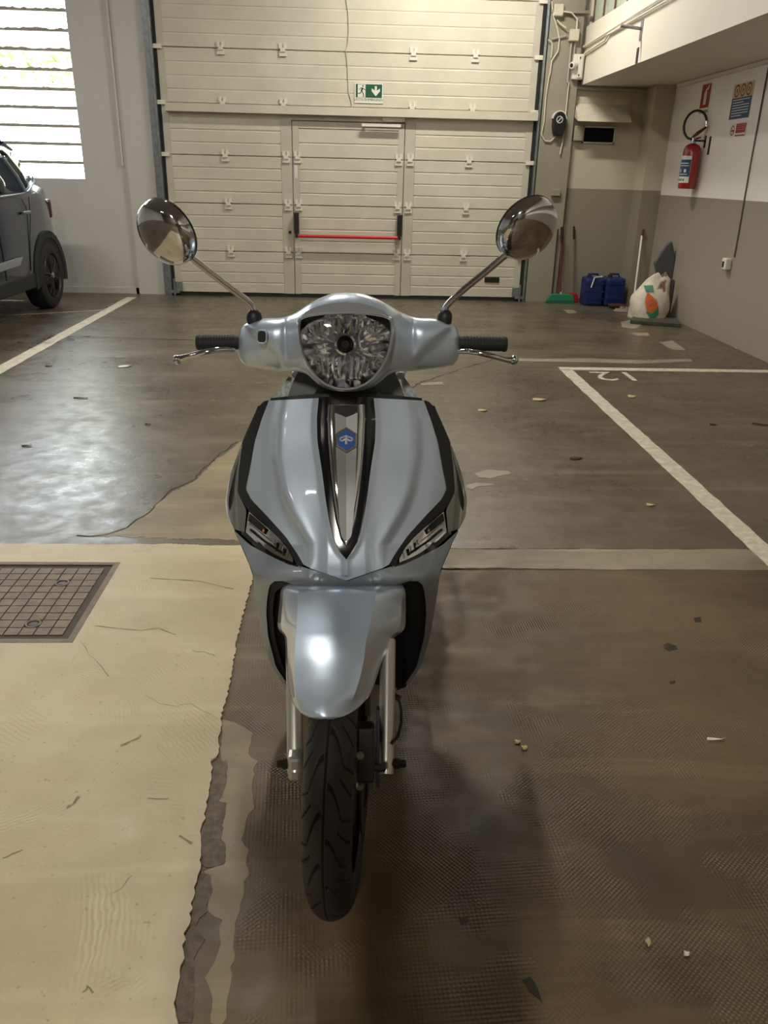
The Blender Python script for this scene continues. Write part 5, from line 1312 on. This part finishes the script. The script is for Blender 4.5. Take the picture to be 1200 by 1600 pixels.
put('rim', MB().lathe([(0.222,-0.034),(0.228,-0.038),(0.230,-0.034),(0.212,-0.028),(0.200,-0.012),(0.197,0.012),(0.212,0.028),(0.230,0.034),(0.228,0.038),(0.222,0.034),(0.205,0.026),(0.190,0.012),(0.190,-0.012),(0.205,-0.026)], WMat, 72, close=True), M_rim, parent=wheel, smooth=True)
put('hub', MB().lathe([(0.0,-0.045),(0.028,-0.045),(0.032,-0.02),(0.032,0.02),(0.028,0.045),(0.0,0.045)], WMat, 24), M_rim, parent=wheel, smooth=True)
for k in range(5):
    for dd in (-0.16, 0.16):
        t0 = 2*math.pi*k/5+dd*0.6; t1 = 2*math.pi*k/5+dd
        p0 = WMat @ Vector((0.028*math.cos(t0), 0.028*math.sin(t0), 0)); p1 = WMat @ Vector((0.197*math.cos(t1), 0.197*math.sin(t1), 0))
        put('spoke', MB().tube([p0, p1], [0.012, 0.009], 8), M_rim, parent=wheel, smooth=True)
DM = WMat @ Matrix.Translation((0, 0, 0.052))
put('brake_disc', MB().lathe([(0.07,-0.002),(0.118,-0.002),(0.118,0.002),(0.07,0.002)], DM, 48, close=True), M_dark, parent=wheel, smooth=False)
cp = aY(572, 1176, 1.235)
cal = put('brake_caliper', MB().box((-0.020,-0.035,-0.05),(0.016,0.03,0.055), M=Matrix.Translation(cp) @ Matrix.Rotation(math.radians(-25), 4, 'X')), M_bp, parent=scoot, bevel=0.006)
put('caliper_bracket', MB().box((-0.006,-0.02,-0.07),(0.0,0.02,0.08), M=Matrix.Translation(cp+Vector((0.026,0.01,0.0))) @ Matrix.Rotation(math.radians(-25), 4, 'X')), M_bp, parent=cal)
put('caliper_pin', MB().tube([cp+Vector((0.0,-0.03,-0.01)), cp+Vector((0.035,-0.02,-0.02))], 0.008, 10), M_dark, parent=cal, smooth=True)
put('caliper_bolt', MB().tube([cp+Vector((-0.012,-0.048,0.03)), cp+Vector((-0.012,-0.04,0.03))], 0.007, 6), M_alu, parent=cal)
put('caliper_bolt', MB().tube([cp+Vector((-0.012,-0.058,-0.035)), cp+Vector((-0.012,-0.03,-0.035))], 0.007, 6), M_alu, parent=cal)
# rear wheel, engine, exhaust, centre stand: behind the shield
RM = Matrix.Translation((SX, 2.645, 0.255)) @ Matrix.Rotation(math.pi/2, 4, 'Y')
rt = put('rear_wheel', MB().lathe([(0.200,-0.04),(0.225,-0.05),(0.245,-0.04),(0.255,0),(0.245,0.04),(0.225,0.05),(0.200,0.04)], RM, 56), M_tyre, parent=scoot, smooth=True, loc=(SX, 2.645, 0.255))
put('rim', MB().lathe([(0.200,-0.04),(0.18,-0.02),(0.18,0.02),(0.200,0.04)], RM, 48), M_rim, parent=rt, smooth=True)
put('hub', MB().lathe([(0,-0.05),(0.19,-0.012),(0.19,0.012),(0,0.05)], RM, 24), M_rim, parent=rt, smooth=True)
put('engine_cover', loft([(2.22,SX-0.11,0.05,0.22,0.38),(2.35,SX-0.12,0.06,0.18,0.40),(2.65,SX-0.12,0.06,0.17,0.36),(2.78,SX-0.12,0.04,0.20,0.32)]), M_dark, parent=scoot, smooth=True)
put('exhaust', loft([(2.30,SX+0.14,0.03,0.22,0.30),(2.45,SX+0.15,0.055,0.20,0.34),(2.85,SX+0.15,0.055,0.24,0.38),(2.92,SX+0.15,0.03,0.28,0.34)], sq=0.9), M_dark, parent=scoot, smooth=True)
put('rear_mudguard', loft([(2.70,SX,0.05,0.50,0.56),(2.90,SX,0.06,0.48,0.53),(3.02,SX,0.05,0.36,0.42)]), M_bp, parent=scoot, smooth=True)
for s in (-1, 1):
    put('stand_leg', MB().tube([(SX+s*0.08, 2.28, 0.24), (SX+s*0.15, 2.20, 0.012)], 0.012, 10), M_dark, parent=scoot, smooth=True)

# ================================================================== the parked car
M_carp = paint_mat('car_dark_blue', srgb(26,40,66), 0.25); M_clad = mat('car_black_cladding', srgb(30,32,35), 0.6)
M_cglass = mat('car_tinted_glass', srgb(20,26,32), 0.06, coat=0.5); M_ctyre = mat('car_tyre', srgb(32,32,33), 0.75)
CX, CW = -4.14, 0.90
car = thing('car', 'dark blue compact off-road car parked by the barred window at the left edge', 'car', (CX, 7.5, 0))
def carloft(secs, close=True):
    """secs: (y, [(halfwidth, z), ...]) from the bottom up; mirrored across the middle"""
    rows = []
    for y, pr in secs:
        yy = [y + (p[2] if len(p) > 2 else 0) for p in pr]
        R_ = [Vector((CX+p[0], q, p[1])) for p, q in zip(pr, yy)]
        L_ = [Vector((CX-p[0], q, p[1])) for p, q in zip(pr, yy)]
        rows.append(R_ + L_[::-1])
    mb = MB().grid(rows, closed=True); n = len(rows[0])
    mb.f.append(tuple(range(n))); mb.f.append(tuple(range((len(rows)-1)*n, len(rows)*n))[::-1]); mb.mi += [0,0]
    return mb
def sec(w_, zb, zt): return [(w_*0.80, zb), (w_*0.97, zb+0.05), (w_, zb+0.16), (w_*1.0, (zb+zt)/2), (w_*0.985, zt-0.14), (w_*0.955, zt-0.03), (w_*0.86, zt)]
low = [(5.36, sec(0.70,0.32,0.80)), (5.44, sec(0.80,0.28,0.92)), (5.62, sec(0.86,0.27,1.0)), (6.3, sec(0.885,0.27,1.06)), (6.6, sec(0.89,0.27,1.10)), (7.4, sec(0.90,0.27,1.13)), (8.4, sec(0.90,0.27,1.17)), (9.0, sec(0.895,0.28,1.20)), (9.28, sec(0.87,0.30,1.18)), (9.42, sec(0.84,0.34,1.06)), (9.50, sec(0.78,0.38,0.95))]
put('body', carloft(low), M_carp, parent=car, smooth=True, sharp=50)
def csec(wb, wt, zb, zt): return [(wb, zb), (wb*0.985, zb+0.08), (wt+0.05, zt-0.16), (wt+0.02, zt-0.06), (wt-0.06, zt-0.012), (wt*0.5, zt)]
cab = [(6.35, csec(0.80,0.70,1.04,1.10)), (6.95, csec(0.83,0.62,1.08,1.58)), (7.3, csec(0.85,0.66,1.10,1.645)), (8.2, csec(0.86,0.67,1.12,1.665)), (8.85, csec(0.86,0.66,1.14,1.64)), (9.05, csec(0.85,0.65,1.14,1.60)), (9.18, csec(0.84,0.68,1.14,1.42)), (9.34, csec(0.82,0.74,1.12,1.20))]
put('cabin', carloft(cab), M_carp, parent=car, smooth=True, sharp=50)
put('roof_spoiler', carloft([(8.9, [(0.60,1.60),(0.64,1.64),(0.5,1.665)]), (9.20, [(0.58,1.55),(0.61,1.575),(0.5,1.60)])]), M_carp, parent=car, smooth=True)
def side(z, t=0.0):   # x of the greenhouse side at height z (right side)
    return CX + interp([(1.1,0.86),(1.22,0.848),(1.48,0.735),(1.64,0.67)], z)
for s in (1, -1):
    def P(y, z, off=0.012): return Vector((CX + s*((side(z)-CX)+off), y, z))
    put('side_window', MB().grid([[P(6.95,1.16), P(6.98,1.25), P(7.15,1.45), P(7.22,1.53)], [P(7.78,1.17), P(7.78,1.27), P(7.80,1.47), P(7.80,1.55)]]), M_cglass, parent=car, smooth=True, solid=0.004)
    put('side_window', MB().grid([[P(7.86,1.17), P(7.86,1.27), P(7.87,1.47), P(7.87,1.55)], [P(8.62,1.19), P(8.60,1.30), P(8.50,1.48), P(8.46,1.56)]]), M_cglass, parent=car, smooth=True, solid=0.004)
    put('quarter_window', MB().grid([[P(8.72,1.21), P(8.70,1.32), P(8.58,1.47), P(8.54,1.56)], [P(9.00,1.30), P(8.98,1.38), P(8.88,1.50), P(8.82,1.56)]]), M_cglass, parent=car, smooth=True, solid=0.004)
    put('window_trim', MB().tube([P(6.90,1.14,0.018), P(7.8,1.145,0.018), P(8.55,1.165,0.018), P(8.76,1.19,0.018), P(9.02,1.27,0.016), P(9.06,1.32,0.012)], 0.010, 8), M_galv, parent=car, smooth=True)
    put('pillar_trim', MB().tube([P(8.68,1.18,0.014), P(8.64,1.32,0.014), P(8.53,1.50,0.014)], 0.022, 8), mat('pillar_grey', srgb(96,110,124), 0.35), parent=car, smooth=True)
    put('roof_rail', MB().tube([(CX+s*0.62, 6.95, 1.62), (CX+s*0.63, 7.2, 1.675), (CX+s*0.63, 8.6, 1.695), (CX+s*0.62, 8.85, 1.655)], 0.016, 8), M_clad, parent=car, smooth=True)
    xo = CX + s*(CW+0.004)
    put('sill_cladding', MB().box((min(xo, xo-s*0.05), 6.2, 0.27), (max(xo, xo-s*0.05), 8.55, 0.42)), M_clad, parent=car, bevel=0.02)
    put('door_moulding', MB().prism([(xo, 6.6, 0.50), (xo, 8.15, 0.53), (xo, 8.25, 0.60), (xo, 8.10, 0.605), (xo, 6.6, 0.56)], (s*0.016, 0, 0)), mat('moulding_grey', srgb(140,146,150), 0.4), parent=car, bevel=0.005)
    for y_ in (7.66, 8.42):
        put('door_handle', MB().box((min(xo-s*0.006, xo+s*0.024), y_, 0.985), (max(xo-s*0.006, xo+s*0.024), y_+0.18, 1.012)), M_galv if y_ > 8 else M_carp, parent=car, bevel=0.006)
    put('door_seam', MB().box((min(xo-0.004, xo+0.001), 7.82, 0.42), (max(xo-0.004, xo+0.001), 7.828, 1.12)), M_rub, parent=car)
    put('door_seam', MB().tube([(xo-s*0.004, 8.66, 1.14), (xo-s*0.001, 8.62, 0.95), (xo, 8.52, 0.75), (xo, 8.44, 0.45)], 0.004, 6), M_rub, parent=car)
    for wy in (6.2, 9.0):
        wc_ = Vector((CX+s*0.80, wy, 0.345))
        arch = []
        for k in range(0, 19):
            a = math.radians(-12+204*k/18); arch.append((math.cos(a), math.sin(a)))
        outer = [Vector((xo+s*0.006, wy+0.475*c, 0.345+0.455*s2)) for c, s2 in arch]; inner = [Vector((xo+s*0.006, wy+0.40*c, 0.345+0.385*s2)) for c, s2 in arch]
        rows = [[v-Vector((s*0.05,0,0)) for v in outer], outer, inner, [v-Vector((s*0.20,0,0)) for v in inner]]
        put('arch_cladding', MB().grid(rows), M_clad, parent=car, smooth=True)
        put('arch_liner', MB().prism([(xo-s*0.004, wy+0.40*math.cos(a), 0.345+0.385*math.sin(a)) for a in [math.radians(-12+204*k/18) for k in range(19)]], (s*0.003,0,0)), M_rub, parent=car)
        T = axisM(wc_, (s, 0, 0))
        tyre = put('car_wheel', MB().lathe([(0.225,-0.10),(0.30,-0.105),(0.335,-0.085),(0.345,-0.04),(0.345,0.055),(0.335,0.095),(0.30,0.118),(0.235,0.112),(0.225,0.09)], T, 48), M_ctyre, parent=car, smooth=True, loc=wc_)
        put('rim', MB().lathe([(0.235,0.112),(0.225,0.108),(0.215,0.07),(0.21,0.05),(0,0.045)], T, 40), M_rub, parent=tyre, smooth=True)
        for k in range(10):
            a = 2*math.pi*k/10 + (0.12 if k % 2 else -0.12)
            put('spoke', MB().tube([T @ Vector((0.03*math.cos(a), 0.03*math.sin(a), 0.10)), T @ Vector((0.13*math.cos(a), 0.13*math.sin(a), 0.108)), T @ Vector((0.222*math.cos(a), 0.222*math.sin(a), 0.09))], [0.018,0.013,0.016], 6), M_dark, parent=tyre, smooth=True)
        put('rim_lip', MB().lathe([(0.236,0.110),(0.230,0.118),(0.222,0.110),(0.220,0.095)], T, 40), M_dark, parent=tyre, smooth=True)
        put('hub_cap', MB().lathe([(0,0.122),(0.03,0.12),(0.036,0.105),(0.036,0.09)], T, 16), M_galv, parent=tyre, smooth=True)
put('rear_bumper', carloft([(9.20,[(0.80,0.33),(0.905,0.38),(0.91,0.60),(0.89,0.74),(0.80,0.76)]),(9.44,[(0.74,0.33),(0.86,0.40),(0.87,0.60),(0.85,0.72),(0.76,0.75)]),(9.57,[(0.60,0.36),(0.70,0.42),(0.72,0.60),(0.70,0.70),(0.62,0.73)])]), M_clad, parent=car, smooth=True)
put('front_bumper', carloft([(5.28,[(0.60,0.30),(0.68,0.38),(0.70,0.55),(0.62,0.62)]),(5.60,[(0.84,0.26),(0.90,0.34),(0.90,0.55),(0.84,0.62)])]), M_clad, parent=car, smooth=True)
for s in (1, -1):
    put('tail_lamp', MB().box((-0.10,-0.05,-0.10),(0.10,0.04,0.10), M=Matrix.Translation((CX+s*0.76, 9.41, 1.0)) @ Matrix.Rotation(math.radians(-s*28), 4, 'Z')), mat('tail_lamp_red', srgb(60,12,16), 0.15, coat=1.0), parent=car, bevel=0.03)
    put('head_lamp', MB().lathe([(0,0.05),(0.08,0.04),(0.10,0.0),(0.10,-0.05)], axisM((CX+s*0.60, 5.42, 0.78), (0,-1,0)), 20), M_swhite, parent=car, smooth=True)
    put('side_mirror', MB().sphere((CX+s*1.0, 6.95, 1.16), 0.09, 14, sc=(1.1,0.7,0.8)), M_carp, parent=car, smooth=True)
put('windscreen', MB().grid([[Vector((CX-0.68, 6.48, 1.15)), Vector((CX, 6.40, 1.15)), Vector((CX+0.68, 6.48, 1.15))], [Vector((CX-0.56, 6.93, 1.56)), Vector((CX, 6.90, 1.58)), Vector((CX+0.56, 6.93, 1.56))]]), M_cglass, parent=car, smooth=True, solid=0.004)
put('rear_glass', MB().grid([[Vector((CX-0.64, 9.355, 1.22)), Vector((CX, 9.37, 1.22)), Vector((CX+0.64, 9.355, 1.22))], [Vector((CX-0.56, 9.16, 1.52)), Vector((CX, 9.17, 1.54)), Vector((CX+0.56, 9.16, 1.52))]]), M_cglass, parent=car, smooth=True, solid=0.004)

# ================================================================== ceiling lamps (outside the picture, they light it)
M_lampb = mat('lamp_housing', srgb(200,198,190), 0.5); M_glow = mat('lamp_tube', (1,1,1), 0.5, emit=(WARM, 6.0))
for i, (lx, ly, lp, lt) in enumerate(LAMPS):
    hx, hy = (0.07, 0.62) if lt else (0.62, 0.07)
    where = ['behind the photographer', 'near the garage door', 'added as fill over the parked car bays', 'between the scooter and the door', 'added as fill at the far left behind'][i]  # car bay and far left lamps are extra fill, added to brighten that side
    t = thing('ceiling_lamp', 'long fluorescent ceiling lamp ' + where, 'lamp', (lx, ly, CEIL-0.14))
    put('housing', MB().box((lx-hx, ly-hy, CEIL-0.08), (lx+hx, ly+hy, CEIL)), M_lampb, parent=t)
    a_, b_ = ((lx, ly-hy+0.04, CEIL-0.115), (lx, ly+hy-0.04, CEIL-0.115)) if lt else ((lx-hx+0.04, ly, CEIL-0.115), (lx+hx-0.04, ly, CEIL-0.115))
    put('tube', MB().tube([a_, b_], 0.016, 10), M_glow, parent=t, smooth=True)
    for q in (a_, b_): put('lamp_holder', MB().box((q[0]-0.02, q[1]-0.02, CEIL-0.135), (q[0]+0.02, q[1]+0.02, CEIL-0.08)), M_lampb, parent=t)

# ================================================================== the photographer (behind the camera; casts the shadow on the floor)
M_skin = mat('skin', srgb(196,150,124), 0.55); M_jack = mat('dark_jacket', srgb(52,54,60), 0.8); M_jean = mat('dark_trousers', srgb(40,44,56), 0.85)
M_hair = mat('brown_hair', srgb(50,36,28), 0.7); M_shoe = mat('white_shoe', srgb(200,198,192), 0.6)
def skin_mesh(name, joints, edges, m, parent, root=0, sub=2):
    base = wloc(parent); me = bpy.data.meshes.new(name)
    me.from_pydata([Vector(j[0])-base for j in joints], edges, [])
    o = bpy.data.objects.new(name, me); COL.objects.link(o); o.parent = parent
    md = o.modifiers.new('skin', 'SKIN'); md.use_smooth_shade = True; md.branch_smoothing = 0.6
    for i, j in enumerate(joints):
        sv = me.skin_vertices[0].data[i]; r = j[1]; sv.radius = (r, r) if not hasattr(r, '__len__') else r; sv.use_root = (i == root)
    s_ = o.modifiers.new('sub', 'SUBSURF'); s_.levels = sub; s_.render_levels = sub
    me.materials.append(m); return o
PX, PYY = -0.08, -0.36
per = thing('person', 'person in a dark jacket holding up a phone with both hands, behind the camera', 'person', (PX, PYY, 0))
J = [((PX,PYY,0.96),(0.155,0.115)), ((PX,PYY,1.12),(0.150,0.11)), ((PX,PYY,1.30),(0.175,0.12)), ((PX,PYY+0.01,1.42),(0.15,0.10)), ((PX,PYY+0.02,1.50),0.058), ((PX,PYY+0.05,1.57),0.056)]
E_ = [(0,1),(1,2),(2,3),(3,4),(4,5)]
for s in (-1, 1):
    b0 = len(J)
    J += [((PX+s*0.19,PYY,1.40),0.068), ((PX+s*0.38,PYY+0.04,1.17),0.056), ((PX+s*0.17,PYY+0.20,1.27),0.040), ((PX+s*0.085,PYY+0.30,1.37),0.030)]
    E_ += [(3,b0),(b0,b0+1),(b0+1,b0+2),(b0+2,b0+3)]
    b1 = len(J)
    J += [((PX+s*0.105,PYY,0.88),0.098), ((PX+s*0.13,PYY+0.02,0.50),0.066), ((PX+s*0.15,PYY-0.01,0.12),0.046)]
    E_ += [(0,b1),(b1,b1+1),(b1+1,b1+2)]
skin_mesh('body', J, E_, M_jack, per)
for s in (-1, 1):
    skin_mesh('trouser_leg', [((PX+s*0.10,PYY,0.90),0.108), ((PX+s*0.13,PYY+0.02,0.50),0.076), ((PX+s*0.15,PYY-0.01,0.10),0.064)], [(0,1),(1,2)], M_jean, per, sub=1)
    put('shoe', loft([(PYY-0.12, PX+s*0.16, 0.035, 0.0, 0.07),(PYY-0.07, PX+s*0.16, 0.042, 0.0, 0.10),(PYY+0.03, PX+s*0.165, 0.045, 0.0, 0.10),(PYY+0.12, PX+s*0.17, 0.05, 0.0, 0.065),(PYY+0.17, PX+s*0.17, 0.03, 0.005, 0.045)], sq=0.8), M_shoe, parent=per, smooth=True)
    # hand: palm and five fingers round the edge of the phone
    wr = Vector((PX+s*0.085, PYY+0.30, 1.37)); pm = Vector((0.03*0+s*0.085-0.0, -0.045, 1.395))
    HJ = [(wr,0.024), (wr.lerp(pm,0.5),(0.030,0.018)), (pm,(0.034,0.016))]; HE = [(0,1),(1,2)]
    skin_mesh('hand', HJ, HE, M_skin, per, sub=2)
    for k in range(4):
        z_ = 1.375+0.019*k; L_ = (0.9,1.0,1.05,0.85)[k]
        skin_mesh('finger', [(pm+Vector((0,0,z_-pm.z)),0.0085), ((s*(0.082), -0.022, z_+0.004),0.0082), ((s*(0.082-0.028*L_), -0.016, z_+0.004),0.0075), ((s*(0.082-0.045*L_), -0.0165, z_+0.003),0.006)], [(0,1),(1,2),(2,3)], M_skin, per, sub=1)
    skin_mesh('thumb', [(pm+Vector((0,-0.005,-0.01)),0.011), ((s*0.075,-0.062,1.42),0.0095), ((s*0.052,-0.060,1.435),0.008)], [(0,1),(1,2)], M_skin, per, sub=1)
hc = Vector((PX, PYY+0.085, 1.665))
mb = MB(); rows = []
for i in range(17):
    a = math.pi*i/16; ring = []
    for j in range(24):
        t = 2*math.pi*j/24; x, y, z = 0.076*math.sin(a)*math.cos(t), 0.096*math.sin(a)*math.sin(t), 0.118*math.cos(a)
        if z < -0.02: x *= 1-0.25*(-z-0.02)/0.1; y = y*(1-0.12*(-z-0.02)/0.1)+0.010
        if y > 0.07 and abs(x) < 0.02 and -0.045 < z < 0.015: y += 0.020*(1-abs(x)/0.02)
        if y > 0.05 and 0.022 < abs(x) < 0.045 and 0.005 < z < 0.03: y -= 0.008
        ring.append(hc+Vector((x, y, z)))
    rows.append(ring)
put('head', mb.grid(rows, closed=True), M_skin, parent=per, smooth=True, sharp=0)
for s in (-1, 1):
    put('eye', MB().sphere(hc+Vector((s*0.030, 0.084, 0.012)), 0.011, 10), M_white, parent=per, smooth=True)
    put('iris', MB().sphere(hc+Vector((s*0.030, 0.0935, 0.010)), 0.0045, 8), M_hair, parent=per, smooth=True)
    put('ear', MB().sphere(hc+Vector((s*0.078, -0.002, 0.0)), 0.026, 10, sc=(0.35,0.6,1.1)), M_skin, parent=per, smooth=True)
put('mouth', MB().sphere(hc+Vector((0, 0.089, -0.058)), 0.020, 10, sc=(1.0,0.35,0.28)), mat('lips', srgb(160,88,80), 0.5), parent=per, smooth=True)
mb = MB(); rows = []
for i in range(9):
    a = math.pi*0.62*i/8; rows.append([hc+Vector((0.086*math.sin(a)*math.cos(t), 0.105*math.sin(a)*math.sin(t)-0.012, 0.128*math.cos(a)+ (0.05*max(0, math.sin(t)) * (i/8)))) for t in [2*math.pi*j/24 for j in range(24)]])
put('hair', mb.grid(rows, closed=True), M_hair, parent=per, smooth=True, sharp=0)
ph = thing('phone', 'black mobile phone held upright in both hands, behind the camera', 'phone', (0, -0.03, 1.34))
put('case', MB().box((-0.075, -0.038, 1.34), (0.075, -0.030, 1.415)), M_blk, parent=ph, bevel=0.003)
put('screen', MB().box((-0.070, -0.0386, 1.344), (0.070, -0.038, 1.411)), M_cglass, parent=ph)
